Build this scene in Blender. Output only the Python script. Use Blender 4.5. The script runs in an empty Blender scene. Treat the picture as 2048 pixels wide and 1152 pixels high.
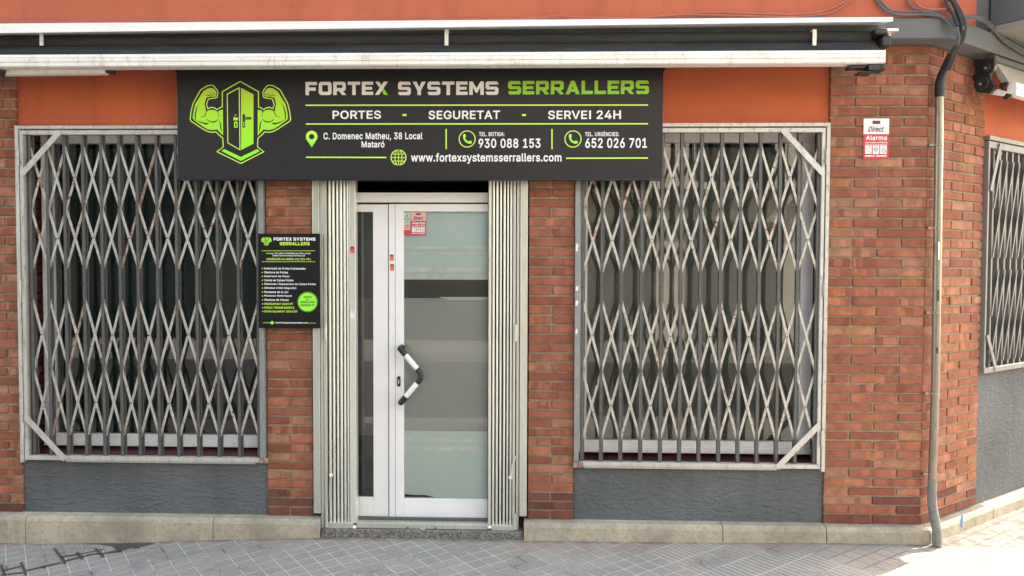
import bpy, bmesh, math, random
from mathutils import Vector, Matrix
random.seed(7)
sc = bpy.context.scene
COL = sc.collection
R = math.radians

# ---------------------------------------------------------------- camera
YAW, PITCH, ROLL = R(-1.787), R(-1.831), R(0.2017)
CAM = Vector((0.0, -4.5, 1.6674))
FPX = 1490.0
_f = Vector((math.sin(YAW)*math.cos(PITCH), math.cos(YAW)*math.cos(PITCH), math.sin(PITCH)))
_r = Vector((math.cos(YAW), -math.sin(YAW), 0))
_u = _r.cross(_f)
_r2 = _r*math.cos(ROLL) + _u*math.sin(ROLL)
_u2 = -_r*math.sin(ROLL) + _u*math.cos(ROLL)
cd = bpy.data.cameras.new('camera'); cam = bpy.data.objects.new('camera', cd); COL.objects.link(cam)
cd.sensor_width = 36; cd.lens = 36*FPX/2048; cd.clip_start = 0.05; cd.clip_end = 2000
M = Matrix.Identity(4)
for i in range(3):
    M[i][0] = _r2[i]; M[i][1] = _u2[i]; M[i][2] = -_f[i]; M[i][3] = CAM[i]
cam.matrix_world = M
sc.camera = cam

# ---------------------------------------------------------------- light
SUN_AZ, SUN_EL = 35.9, 42.0          # azimuth from +x towards +y
w = bpy.data.worlds.new('World'); sc.world = w; w.use_nodes = True
nt = w.node_tree; bg = nt.nodes['Background']
sky = nt.nodes.new('ShaderNodeTexSky'); sky.sky_type = 'NISHITA'; sky.sun_disc = False
sky.sun_elevation = R(SUN_EL); sky.sun_rotation = R(90-SUN_AZ); sky.air_density = 1.0; sky.dust_density = 1.5
_tint = nt.nodes.new('ShaderNodeMix'); _tint.data_type = 'RGBA'; _tint.blend_type = 'MULTIPLY'; _tint.inputs[0].default_value = 1.0
_tint.inputs[7].default_value = (1.20, 1.0, 0.755, 1)
nt.links.new(sky.outputs[0], _tint.inputs[6]); nt.links.new(_tint.outputs[2], bg.inputs[0]); bg.inputs[1].default_value = 0.15
sl = bpy.data.lights.new('sun', 'SUN'); sl.energy = 2.1; sl.angle = R(0.5); sl.color = (1.0, 0.93, 0.79)
so = bpy.data.objects.new('sun', sl); COL.objects.link(so)
_sd = Vector((math.cos(R(SUN_EL))*math.cos(R(SUN_AZ)), math.cos(R(SUN_EL))*math.sin(R(SUN_AZ)), math.sin(R(SUN_EL))))
so.rotation_euler = _sd.to_track_quat('Z', 'Y').to_euler(); so.location = (6, 6, 14)
sc.view_settings.view_transform = 'Standard'; sc.view_settings.look = 'None'
sc.view_settings.exposure = 2.74; sc.view_settings.gamma = 1.0

# ---------------------------------------------------------------- helpers
def at(px, py, y):
    """photo pixel -> point on the real plane y = const"""
    d = _f + _r2*((px-1024)/FPX) + _u2*((576-py)/FPX)
    return CAM + d*((y-CAM.y)/d.y)
def X(px, y=0.0, py=600): return at(px, py, y).x
def Z(py, y=0.0, px=1000): return at(px, py, y).z
def atz(px, py, z):
    d = _f + _r2*((px-1024)/FPX) + _u2*((576-py)/FPX)
    return CAM + d*((z-CAM.z)/d.z)
SA = R(35.5); SC = Vector((2.313, 0, 0)); SD = Vector((math.cos(SA), math.sin(SA), 0)); SN = Vector((math.sin(SA), -math.cos(SA), 0))
def W(s, n, z): return SC + SD*s + SN*n + Vector((0, 0, z))   # side-street wall: s along, n outwards

class MB:
    def __init__(s): s.v = []; s.f = []; s.m = []
    def poly(s, pts, mi=0):
        b = len(s.v); s.v += [Vector(p) for p in pts]; s.f.append(tuple(range(b, b+len(pts)))); s.m.append(mi)
    def hexa(s, p, mi=0):
        b = len(s.v); s.v += [Vector(q) for q in p]
        for q in ((0, 3, 2, 1), (4, 5, 6, 7), (0, 1, 5, 4), (1, 2, 6, 5), (2, 3, 7, 6), (3, 0, 4, 7)):
            s.f.append(tuple(b+i for i in q)); s.m.append(mi)
    def box(s, x0, x1, y0, y1, z0, z1, mi=0, fn=None, jit=0):
        x0, x1 = min(x0, x1), max(x0, x1); y0, y1 = min(y0, y1), max(y0, y1); z0, z1 = min(z0, z1), max(z0, z1)
        p = [Vector(q) for q in ((x0, y0, z0), (x1, y0, z0), (x1, y1, z0), (x0, y1, z0), (x0, y0, z1), (x1, y0, z1), (x1, y1, z1), (x0, y1, z1))]
        if jit: p = [q+Vector((random.uniform(-jit, jit), 0, random.uniform(-jit, jit))) for q in p]
        if fn: p = [fn(q.x, -q.y, q.z) for q in p]
        s.hexa(p, mi)
    def bar(s, a, b, wdt, dep, up=(0, -1, 0), mi=0):
        """flat bar from a to b: wdt across, dep along `up`"""
        a = Vector(a); b = Vector(b); t = (b-a).normalized(); up = Vector(up); up = (up-t*up.dot(t)).normalized()
        c = t.cross(up)*(wdt/2); u = up*(dep/2)
        s.hexa([a-c-u, a+c-u, a+c+u, a-c+u, b-c-u, b+c-u, b+c+u, b-c+u], mi)
    def tube(s, pts, r, n=12, mi=0, cap=True):
        pts = [Vector(p) for p in pts]; rs = r if isinstance(r, (list, tuple)) else [r]*len(pts)
        prev = None; rings = []
        for i, p in enumerate(pts):
            t = (pts[min(i+1, len(pts)-1)]-pts[max(i-1, 0)]).normalized()
            if prev is None:
                a = Vector((0, 0, 1)) if abs(t.z) < .9 else Vector((0, 1, 0))
                e = t.cross(a).normalized()
            else: e = (prev-t*prev.dot(t)).normalized()
            prev = e; g = t.cross(e); b = len(s.v); rings.append(b)
            for k in range(n):
                an = 2*math.pi*k/n; s.v.append(p+(e*math.cos(an)+g*math.sin(an))*rs[i])
        for b0, b1 in zip(rings, rings[1:]):
            for k in range(n):
                s.f.append((b0+k, b0+(k+1) % n, b1+(k+1) % n, b1+k)); s.m.append(mi)
        if cap:
            s.f.append(tuple(rings[0]+k for k in reversed(range(n)))); s.m.append(mi)
            s.f.append(tuple(rings[-1]+k for k in range(n))); s.m.append(mi)
    def prism(s, poly, a, b, mi=0):
        """poly: closed list of points; extruded by vector b-a"""
        d = Vector(b)-Vector(a); n = len(poly); o = len(s.v)
        s.v += [Vector(q) for q in poly]+[Vector(q)+d for q in poly]
        s.f.append(tuple(o+i for i in range(n))); s.m.append(mi)
        s.f.append(tuple(o+n+i for i in reversed(range(n)))); s.m.append(mi)
        for i in range(n):
            j = (i+1) % n; s.f.append((o+i, o+n+i, o+n+j, o+j)); s.m.append(mi)
    def build(s, name, mat, parent=None, bevel=0, seg=2, smooth=False, recalc=True):
        me = bpy.data.meshes.new(name)
        off = parent_world(parent) if parent else Vector((0, 0, 0))
        me.from_pydata([v-off for v in s.v], [], s.f)
        for q in (mat if isinstance(mat, (list, tuple)) else [mat]): me.materials.append(q)
        for p_, mi in zip(me.polygons, s.m): p_.material_index = mi
        if recalc:
            bm = bmesh.new(); bm.from_mesh(me); bmesh.ops.recalc_face_normals(bm, faces=bm.faces); bm.to_mesh(me); bm.free()
        if smooth:
            for p_ in me.polygons: p_.use_smooth = True
            try: me.set_sharp_from_angle(angle=R(40))
            except Exception: pass
        o = bpy.data.objects.new(name, me); COL.objects.link(o)
        if parent: o.parent = parent
        if bevel:
            b = o.modifiers.new('bevel', 'BEVEL'); b.width = bevel; b.segments = seg; b.limit_method = 'ANGLE'; b.angle_limit = R(35)
        return o
def parent_world(p):
    v = Vector((0, 0, 0))
    while p: v += p.location; p = p.parent
    return v
def tag(o, label=None, cat=None, group=None, kind=None):
    for k, v in (('label', label), ('category', cat), ('group', group), ('kind', kind)):
        if v: o[k] = v
    return o
def thing(name, loc, label, cat, group=None):
    o = bpy.data.objects.new(name, None); COL.objects.link(o); o.location = loc; o.empty_display_size = .1
    return tag(o, label, cat, group)

# ---------------------------------------------------------------- materials
class NT:
    def __init__(s, name):
        s.m = bpy.data.materials.new(name); s.m.use_nodes = True; s.t = s.m.node_tree; s.n = s.t.nodes
        s.b = s.n['Principled BSDF']; s.tc = s.n.new('ShaderNodeTexCoord').outputs['Object']
    def new(s, typ, ins=None, **kw):
        n = s.n.new(typ)
        for k, v in kw.items(): setattr(n, k, v)
        for k, v in (ins or {}).items():
            if isinstance(v, bpy.types.NodeSocket): s.t.links.new(v, n.inputs[k])
            else: n.inputs[k].default_value = v
        return n
    def math(s, op, a, b=0.0, c=0.0, clamp=False):
        return s.new('ShaderNodeMath', {0: a, 1: b, 2: c}, operation=op, use_clamp=clamp).outputs[0]
    def mapping(s, scale): return s.new('ShaderNodeMapping', {'Vector': s.tc, 'Scale': scale}).outputs[0]
    def noise(s, scale, detail=4, rough=.55, vec=None, dist=0.0):
        return s.new('ShaderNodeTexNoise', {'Vector': vec or s.tc, 'Scale': scale, 'Detail': detail, 'Roughness': rough, 'Distortion': dist}).outputs[0]
    def ramp(s, fac, a, b, smooth=False):
        n = s.new('ShaderNodeMapRange', {'Value': fac, 'From Min': a, 'From Max': b}); n.clamp = True
        if smooth: n.interpolation_type = 'SMOOTHSTEP'
        return n.outputs[0]
    def mix(s, fac, a, b, mode='MIX'):
        n = s.new('ShaderNodeMix', data_type='RGBA', blend_type=mode)
        for k, v in ((0, fac), (6, a), (7, b)):
            if isinstance(v, bpy.types.NodeSocket): s.t.links.new(v, n.inputs[k])
            else: n.inputs[k].default_value = (tuple(v)+(1,))[:4] if k else v
        return n.outputs[2]
    def set(s, key, v):
        if isinstance(v, bpy.types.NodeSocket): s.t.links.new(v, s.b.inputs[key])
        else: s.b.inputs[key].default_value = (tuple(v)+(1,))[:4] if isinstance(v, (tuple, list)) else v
    def bump(s, h, strength=.5, dist=.01):
        n = s.new('ShaderNodeBump', {'Height': h, 'Strength': strength, 'Distance': dist})
        s.t.links.new(n.outputs[0], s.b.inputs['Normal'])

def simple(name, col, rough=.5, metal=0.0, var=.12, scale=8.0, stretch=(1, 1, 1), bump=0.0, spec=.5, dirt=None, dirt_amt=(.6, .75)):
    k = NT(name); v = k.mapping(stretch)
    nz = k.noise(scale, 5, .6, v)
    c1 = tuple(c*(1-var) for c in col); c2 = tuple(min(1, c*(1+var)) for c in col)
    c = k.mix(k.ramp(nz, .3, .7), c1, c2)
    if dirt:
        d = k.ramp(k.noise(scale*2.3, 8, .7, v), dirt_amt[0], dirt_amt[1])
        c = k.mix(d, c, dirt)
    k.set('Base Color', c); k.set('Roughness', k.math('MULTIPLY_ADD', nz, .2, rough-.1)); k.set('Metallic', metal)
    k.set('Specular IOR Level', spec)
    if bump: k.bump(k.noise(scale*6, 6, .65, v), bump, .004)
    return k.m

def brick_mat(name, ca, cb, cc):
    k = NT(name)
    ri = k.new('ShaderNodeNewGeometry').outputs['Random Per Island']
    off = k.new('ShaderNodeCombineXYZ', {0: k.math('MULTIPLY', ri, 37.0), 1: k.math('MULTIPLY', ri, 11.0), 2: 0.0}).outputs[0]
    v = k.new('ShaderNodeVectorMath', {0: k.tc, 1: off}, operation='ADD').outputs[0]
    base = k.mix(k.ramp(ri, .0, .75), ca, cb)
    base = k.mix(k.ramp(k.math('FRACT', k.math('MULTIPLY', ri, 7.31)), .78, .92), base, cc)
    # kiln marks: blotchy lighter / darker bars across each brick
    vs = k.new('ShaderNodeMapping', {'Vector': v, 'Scale': (20, 20, 1.2)}).outputs[0]
    vor = k.new('ShaderNodeTexVoronoi', {'Vector': vs, 'Scale': 1.0}); vor.feature = 'F1'
    cell = k.new('ShaderNodeSeparateColor', {0: vor.outputs['Color']}).outputs[0]
    kiln = k.math('MULTIPLY', k.ramp(cell, .55, .75), k.ramp(k.math('FRACT', k.math('MULTIPLY', ri, 3.7)), .35, .6))
    base = k.mix(k.math('MULTIPLY', kiln, .55), base, tuple(min(1, c*1.55) for c in cb))
    dk = k.math('MULTIPLY', k.ramp(cell, .32, .12), k.ramp(k.math('FRACT', k.math('MULTIPLY', ri, 5.9)), .4, .6))
    base = k.mix(k.math('MULTIPLY', dk, .6), base, tuple(c*.6 for c in ca))
    sm = k.noise(14, 6, .65, v); base = k.mix(k.ramp(sm, .35, .8), base, tuple(c*.62 for c in ca))
    pale = k.ramp(k.noise(70, 6, .75, v), .58, .74); base = k.mix(k.math('MULTIPLY', pale, .35), base, (.5, .42, .34))
    k.set('Base Color', base); k.set('Roughness', .85); k.set('Specular IOR Level', .25)
    k.bump(k.math('ADD', k.noise(90, 6, .7, v), k.math('MULTIPLY', sm, .8)), .8, .004)
    return k.m

def stucco(name, col, scale, strength, dist, stretch=(1, 1, 1.7), var=.1):
    k = NT(name); v = k.mapping(stretch)
    n1 = k.noise(scale, 5, .55, v, .6); n2 = k.noise(scale*4, 4, .6, v); n3 = k.noise(1.7, 4, .6)
    st = k.noise(9, 4, .6, k.mapping((1, 1, .12)))
    c = k.mix(k.ramp(n3, .3, .7), tuple(a*(1-var) for a in col), tuple(a*(1+var) for a in col))
    c = k.mix(k.math('MULTIPLY', k.ramp(st, .52, .75), .4), c, tuple(a*.68 for a in col))
    sc_ = k.noise(5, 7, .72, k.mapping((1, 1, .6))); c = k.mix(k.math('MULTIPLY', k.ramp(sc_, .58, .74), .3), c, tuple(min(1, a*1.25+.03) for a in col))
    c = k.mix(k.math('MULTIPLY', k.ramp(k.noise(38, 3, .5), .74, .78), .5), c, (.30, .28, .25))
    k.set('Base Color', c); k.set('Roughness', .8); k.set('Specular IOR Level', .3)
    k.bump(k.math('ADD', n1, k.math('MULTIPLY', n2, .3)), strength, dist)
    return k.m

MT = {}
MT['brick'] = brick_mat('brick', (.265, .092, .0535), (.362, .135, .0745), (.39, .205, .12))
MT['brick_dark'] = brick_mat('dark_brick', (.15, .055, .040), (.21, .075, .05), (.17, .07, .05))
MT['mortar'] = simple('mortar', (.30, .255, .19), .95, var=.3, scale=30, bump=.8, spec=.1)
MT['orange'] = stucco('orange_paint', (.47, .122, .066), 55, .35, .004)
MT['orange_low'] = stucco('orange_paint_smooth', (.50, .118, .05), 70, .18, .003)
MT['grey_stucco'] = stucco('grey_stucco', (.142, .150, .158), 30, .9, .034, (.75, .75, 1.7), .22)
MT['grey_beam'] = simple('grey_beam', (.135, .140, .145), .75, var=.1, scale=3, bump=.15)
MT['grey_dark'] = simple('dark_grey_paint', (.115, .116, .121), .75, var=.1, scale=3, bump=.15)
def concrete():
    k = NT('plinth_concrete')
    a = k.noise(3.2, 6, .65); b = k.noise(58, 8, .78); st = k.noise(7, 5, .6, k.mapping((1, 1, .22)))
    c = k.mix(k.ramp(a, .35, .68), (.33, .285, .22), (.54, .475, .365))
    c = k.mix(k.math('MULTIPLY', k.ramp(b, .49, .64), .6), c, (.19, .175, .145))
    c = k.mix(k.math('MULTIPLY', k.ramp(st, .52, .72), .5), c, (.22, .21, .18))
    c = k.mix(k.math('MULTIPLY', k.ramp(k.noise(95, 4, .6), .66, .74), .7), c, (.60, .57, .48))
    k.set('Base Color', c); k.set('Roughness', .92); k.set('Specular IOR Level', .2)
    k.bump(k.math('ADD', b, k.math('MULTIPLY', k.noise(160, 4, .7), .6)), .8, .004)
    return k.m
MT['concrete'] = concrete()
def terrazzo():
    k = NT('terrazzo_step')
    v = k.new('ShaderNodeTexVoronoi', {'Vector': k.tc, 'Scale': 170.0})
    g = k.new('ShaderNodeSeparateColor', {0: v.outputs['Color']}).outputs[0]
    c = k.mix(k.ramp(g, .45, .55), (.09, .088, .08), (.27, .255, .23)); c = k.mix(k.ramp(k.noise(25, 6, .7), .5, .7), c, (.10, .095, .085))
    k.set('Base Color', c); k.set('Roughness', .8); k.bump(k.noise(90, 5, .7), .9, .006)
    return k.m
MT['terrazzo'] = terrazzo()
def metal(name, col, rough, m, dirtc, amt=(.56, .74), scale=9, stretch=(1, 1, .35), rust=None):
    k = NT(name); v = k.mapping(stretch)
    a = k.noise(scale, 7, .65, v); b = k.noise(scale*3.7, 6, .7, v)
    c = k.mix(k.ramp(a, .3, .7), tuple(x*.86 for x in col), tuple(min(1, x*1.1) for x in col))
    c = k.mix(k.math('MULTIPLY', k.ramp(b, amt[0], amt[1]), .8), c, dirtc)
    if rust:
        rr = k.math('MULTIPLY', k.ramp(k.noise(6, 5, .7), rust[0], rust[1]), k.ramp(k.noise(40, 5, .7), .42, .55))
        c = k.mix(rr, c, (.22, .06, .03))
    k.set('Base Color', c); k.set('Metallic', m); k.set('Roughness', k.math('MULTIPLY_ADD', b, .25, rough-.12)); k.set('Specular IOR Level', .4)
    k.bump(b, .12, .002)
    return k.m
MT['frame_metal'] = metal('grille_frame_paint', (.56, .54, .50), .5, .35, (.20, .18, .15), (.54, .70), 14)
MT['bar_metal'] = metal('grille_bar_steel', (.115, .115, .112), .5, .25, (.075, .07, .065), (.5, .7), 16, rust=(.64, .70))
MT['strip_metal'] = metal('lattice_strip_steel', (.54, .515, .475), .5, .35, (.20, .165, .13), (.50, .72), 16, (1, 1, .6), rust=(.57, .63))
MT['strip_rust'] = metal('rusted_lattice_steel', (.40, .33, .27), .7, .15, (.20, .075, .05), (.44, .56), 9, (1, 1, .6))
MT['galv_dull'] = metal('dull_galvanised_steel', (.27, .28, .28), .55, .4, (.42, .42, .41), (.5, .7), 22, (1, 1, .8))
MT['galv'] = metal('galvanised_steel', (.66, .67, .60), .34, .62, (.36, .36, .31), (.54, .8), 6, (1, 1, .12))
MT['galv_bright'] = metal('zinc_slat', (.84, .84, .77), .30, .62, (.42, .42, .36), (.58, .82), 6, (1, 1, .12))
MT['pipe_metal'] = metal('pipe_zinc', (.30, .275, .22), .36, .7, (.14, .12, .09), (.52, .72), 8, (1, 1, .3))
MT['pipe_dull'] = metal('pipe_painted', (.22, .215, .195), .75, .1, (.08, .08, .07), (.5, .7), 14)
MT['white_alu'] = simple('white_aluminium', (.80, .79, .795), .38, var=.04, scale=5, dirt=(.42, .41, .40), dirt_amt=(.68, .82))
MT['seam'] = simple('dark_gap', (.015, .015, .016), .7)  # near-black for rivets and for shade painted into gaps
def awning_white():
    k = NT('awning_white'); v = k.mapping((1, 1, 1))
    c = k.mix(k.ramp(k.noise(4, 5, .6), .3, .7), (.78, .75, .68), (.86, .84, .79))
    d = k.math('MULTIPLY', k.ramp(k.noise(26, 7, .74, k.mapping((1, .4, .45))), .52, .70), .6)
    c = k.mix(d, c, (.42, .36, .27))
    k.set('Base Color', c); k.set('Roughness', .45); k.bump(k.noise(60, 4, .6), .08, .002)
    return k.m
MT['awning_white'] = awning_white()
MT['housing'] = simple('awning_housing', (.42, .39, .33), .5, var=.1, scale=4, dirt=(.25, .21, .16), dirt_amt=(.6, .8))
MT['awning_clean'] = simple('awning_hood_white', (.86, .83, .81), .45, var=.04, scale=5, dirt=(.35, .30, .25), dirt_amt=(.72, .8))
MT['fabric'] = simple('awning_fabric', (.045, .046, .05), .85, var=.25, scale=6, stretch=(.3, 1, 3), bump=.3, spec=.2, dirt=(.10, .10, .095), dirt_amt=(.55, .8))
MT['black'] = simple('black_plastic', (.018, .018, .019), .45, var=.3, scale=20, bump=.2)
MT['cable_grey'] = simple('grey_cable', (.10, .102, .105), .6, var=.2, scale=20)
MT['cable_orange'] = simple('painted_cable', (.42, .12, .07), .6, var=.15, scale=20)
MT['cable_black'] = simple('black_cable', (.028, .027, .027), .6, var=.3, scale=20)
MT['tape'] = simple('black_tape', (.014, .014, .016), .5, var=.3, scale=30, bump=.4)
MT['maroon'] = simple('maroon_sill_tile', (.085, .022, .022), .45, var=.25, scale=18, stretch=(.5, 1, 1), bump=.3, dirt=(.20, .12, .10), dirt_amt=(.62, .75))
MT['sign_black'] = simple('sign_black', (.021, .0185, .019), .5, var=.06, scale=2, spec=.35)
MT['sign_small'] = simple('small_sign_black', (.011, .011, .0115), .5, var=.06, scale=3, spec=.2)
MT['sign_edge'] = simple('sign_frame_black', (.012, .014, .018), .3)
MT['w_text'] = simple('white_lettering', (.84, .84, .84), .6, var=.02)
MT['w_text_dim'] = simple('warm_white_lettering', (.80, .765, .74), .6, var=.02)
def green(name, z0, z1, c0, c1):
    k = NT(name); s = k.new('ShaderNodeSeparateXYZ', {0: k.tc}).outputs[2]
    k.set('Base Color', k.mix(k.ramp(s, z0, z1), c0, c1)); k.set('Roughness', .6); return k.m
MT['black_film'] = simple('black_print', (.022, .021, .022), .6, var=.02)
MT['green_line'] = simple('lime_line', (.58, .86, .10), .6, var=.03)
MT['red'] = simple('red_print', (.55, .035, .055), .5, var=.1, scale=20)
MT['red_orange'] = simple('orange_red_print', (.60, .09, .05), .5, var=.1, scale=40)
MT['sticker_white'] = simple('sticker_white', (.78, .78, .80), .5, var=.05, scale=30)
MT['sticker_mint'] = simple('sticker_pale_green', (.50, .62, .52), .5, var=.08, scale=30)
MT['sticker_pink'] = simple('sticker_pale_red', (.68, .42, .36), .5, var=.08, scale=30)
MT['sticker_grey'] = simple('sticker_grey', (.30, .30, .33), .5, var=.1, scale=60)
MT['blue_paint'] = simple('blue_paint', (.10, .25, .55), .6, var=.2, scale=25)
MT['interior'] = simple('interior_dark', (.035, .045, .047), .8, var=.3, scale=2)
MT['interior_wall'] = simple('interior_back', (.055, .075, .078), .8, var=.3, scale=1.2)
MT['film_grey'] = simple('grey_door_film', (.46, .495, .53), .5, var=.05, scale=1.5)
MT['film_dark'] = simple('smoked_door_film', (.085, .09, .09), .4, var=.12, scale=2)
def film_blue():
    k = NT('frosted_film')
    s = k.new('ShaderNodeSeparateXYZ', {0: k.tc}).outputs[2]
    c = k.mix(k.ramp(k.noise(3, 4, .6), .3, .7), (.68, .83, .885), (.75, .87, .92))
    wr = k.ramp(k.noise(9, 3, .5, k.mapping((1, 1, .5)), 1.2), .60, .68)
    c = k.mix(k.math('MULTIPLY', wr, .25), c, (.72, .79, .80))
    k.set('Base Color', c); k.set('Roughness', .5); k.bump(k.noise(5, 3, .5), .2, .01); return k.m
MT['film_blue'] = film_blue()
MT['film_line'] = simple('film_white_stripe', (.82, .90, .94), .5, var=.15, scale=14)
def glass(name, tint, refl_rough=0.0, base=.055):
    k = NT(name); k.n.remove(k.b)
    tr = k.new('ShaderNodeBsdfTransparent', {0: tint+(1,)}).outputs[0]
    gl = k.new('ShaderNodeBsdfGlossy', {'Color': (1, 1, 1, 1), 'Roughness': 0.0}).outputs[0]
    fr = k.new('ShaderNodeFresnel', {'IOR': 1.52}).outputs[0]
    fac = k.math('MULTIPLY_ADD', fr, 1.35, base-.04, True)
    mx = k.new('ShaderNodeMixShader', {0: fac, 1: tr, 2: gl}).outputs[0]
    k.t.links.new(mx, k.n['Material Output'].inputs[0]); return k.m
MT['glass'] = glass('window_glass', (.68, .73, .735), 0.01, .055)
MT['glass_door'] = glass('door_glass', (.93, .96, .95), 0.01, .03)

def pavers():
    k = NT('pavement_tiles'); th = R(37); P = .19; C = P/2
    sp = k.new('ShaderNodeSeparateXYZ', {0: k.tc}); px, py = sp.outputs[0], sp.outputs[1]
    wob = k.math('MULTIPLY', k.math('SUBTRACT', k.noise(6, 3), .5), .006)
    u = k.math('ADD', k.math('ADD', k.math('MULTIPLY', px, math.cos(th)), k.math('MULTIPLY', py, math.sin(th))), wob)
    v = k.math('ADD', k.math('ADD', k.math('MULTIPLY', px, -math.sin(th)), k.math('MULTIPLY', py, math.cos(th))), wob)
    def dist(a, p): return k.math('MULTIPLY', k.math('ABSOLUTE', k.math('SUBTRACT', k.math('FRACT', k.math('ADD', k.math('DIVIDE', a, p), .5)), .5)), p)
    U0, U1 = .40, .40+4*P
    uu = k.math('SUBTRACT', u, U0)
    band = k.math('MULTIPLY', k.math('GREATER_THAN', u, U0), k.math('LESS_THAN', u, U1))
    nband = k.math('SUBTRACT', 1.0, band)
    du = dist(uu, C); dv = dist(v, C); dS = dist(uu, P/5); dV = dist(v, P); dU = dist(uu, P)
    d1 = k.math('MINIMUM', du, dv); d2 = k.math('MINIMUM', dS, dV)
    d = k.math('ADD', k.math('MULTIPLY', d1, nband), k.math('MULTIPLY', d2, band))
    dj = k.math('MINIMUM', dU, dV)
    gn = k.noise(11, 5, .65); gw = k.math('MULTIPLY_ADD', gn, .005, .0019)
    groove = k.ramp(k.math('SUBTRACT', gw, d), -.0008, .0018, True)
    wn = k.new('ShaderNodeTexWhiteNoise', {'Vector': k.new('ShaderNodeCombineXYZ', {0: k.math('FLOOR', k.math('DIVIDE', uu, P)), 1: k.math('FLOOR', k.math('DIVIDE', v, P)), 2: 0.0}).outputs[0]}).outputs[0]
    wn2 = k.new('ShaderNodeTexWhiteNoise', {'Vector': k.new('ShaderNodeCombineXYZ', {0: k.math('FLOOR', k.math('DIVIDE', uu, C)), 1: k.math('FLOOR', k.math('DIVIDE', v, C)), 2: 3.0}).outputs[0]}).outputs[0]
    c = k.mix(wn, (.335, .312, .285), (.40, .372, .338))
    c = k.mix(k.math('MULTIPLY', wn2, .3), c, (.30, .283, .262))
    fine = k.noise(70, 8, .75); c = k.mix(k.math('MULTIPLY', k.ramp(fine, .42, .66), .65), c, (.20, .187, .17))
    lines = k.noise(26, 5, .7, k.new('ShaderNodeMapping', {'Vector': k.tc, 'Rotation': (0, 0, R(-10)), 'Scale': (.35, 2.2, 1)}).outputs[0])
    c = k.mix(k.math('MULTIPLY', k.ramp(lines, .55, .72), .35), c, (.23, .215, .198))
    big = k.noise(1.6, 4, .6); c = k.mix(k.math('MULTIPLY', k.ramp(big, .5, .7), .4), c, (.50, .43, .37))
    # sandy filling in most joints, dark dirt in the rest
    joint = k.mix(k.ramp(k.noise(3.4, 4, .6), .34, .48), (.12, .11, .10), (.62, .59, .54))
    joint = k.mix(k.math('GREATER_THAN', u, U1), joint, (.27, .245, .20))
    c = k.mix(k.math('MULTIPLY', groove, .9), c, joint)
    # black chewing-gum spots and grit
    sp_ = k.ramp(k.noise(21, 3, .55), .70, .73); c = k.mix(k.math('MULTIPLY', sp_, .7), c, (.06, .055, .05))
    # reddish brick dust along the wall foot near the door
    dust = k.math('MULTIPLY', k.ramp(py, -.30, -.05), k.ramp(k.noise(2.3, 4, .6), .42, .58))
    c = k.mix(k.math('MULTIPLY', dust, .5), c, (.40, .27, .21))
    grime = k.math('MULTIPLY', k.ramp(py, -.105, -.062), k.ramp(k.noise(9, 6, .7), .35, .6))
    c = k.mix(k.math('MULTIPLY', grime, .75), c, (.085, .075, .065))
    c = k.mix(k.math('MULTIPLY', k.ramp(k.noise(4.3, 7, .7), .56, .70), .5), c, (.17, .155, .14))
    k.set('Base Color', c); k.set('Roughness', .85); k.set('Specular IOR Level', .25)
    k.bump(k.math('ADD', k.math('MULTIPLY', groove, -1.0), k.math('MULTIPLY', fine, .45)), 1.0, .008)
    return k.m
MT['pavers'] = pavers()
MT['asphalt'] = simple('asphalt', (.055, .055, .056), .9, var=.2, scale=20, bump=.5)
MT['kerb'] = simple('granite_kerb', (.33, .32, .30), .85, var=.15, scale=20, bump=.3)
MT['earth'] = simple('ground', (.20, .18, .15), .95, var=.2, scale=2)
MT['pale_wall'] = simple('pale_render', (.74, .69, .60), .85, var=.06, scale=1.5, bump=.1)
MT['tan_wall'] = simple('brown_render', (.045, .046, .042), .85, var=.12, scale=1.5, bump=.1)
MT['shutter'] = simple('roller_shutter', (.20, .19, .17), .7, var=.1, scale=3)
MT['dark_glass'] = simple('dark_glazing', (.02, .024, .028), .12, var=.1)
MT['rail'] = simple('balcony_rail', (.05, .05, .05), .5)

# ---------------------------------------------------------------- setting: ground
GZ = [(-30, -.075), (-3.3, -.062), (-3.1, -.066), (-2.26, -.037), (-1.73, -.016), (-1.3, -.001), (-.07, 0), (.575, .004), (1.26, .008), (1.73, .016), (2.3, .012), (30, .012)]
def gz(x):
    for (a, za), (b, zb) in zip(GZ, GZ[1:]):
        if x <= b: return za+(zb-za)*(x-a)/(b-a)
    return GZ[-1][1]
g = MB(); xs = [-30, -15, -8]+[-5+.1*i for i in range(101)]+[8, 15, 30]; ys = [-3.3, -1.5, -.6, 0, 2, 14]
for j in range(len(ys)-1):
    for i in range(len(xs)-1):
        g.poly([(xs[i], ys[j], gz(xs[i])), (xs[i+1], ys[j], gz(xs[i+1])), (xs[i+1], ys[j+1], gz(xs[i+1])), (xs[i], ys[j+1], gz(xs[i]))])
tag(g.build('pavement', MT['pavers'], recalc=False), kind='structure')
g = MB(); g.box(-30, 30, -3.45, -3.304, -.3, -.02); tag(g.build('kerb', MT['kerb'], bevel=.01), kind='structure')
g = MB(); g.poly([(-30, -9.0, -.14), (30, -9.0, -.14), (30, -3.454, -.14), (-30, -3.454, -.14)]); tag(g.build('road', MT['asphalt']), kind='structure')
g = MB(); g.poly([(-30, -11.5, .0), (30, -11.5, .0), (30, -9.15, .0), (-30, -9.15, .0)]); tag(g.build('pavement', MT['pavers']), kind='structure')
g = MB(); g.box(-30, 30, -9.146, -9.004, -.3, .0); tag(g.build('kerb', MT['kerb'], bevel=.01), kind='structure')
g = MB(); g.poly([(-400, -400, -.2), (400, -400, -.2), (400, 400, -.2), (-400, 400, -.2)]); tag(g.build('ground', MT['earth']), kind='structure')

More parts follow.
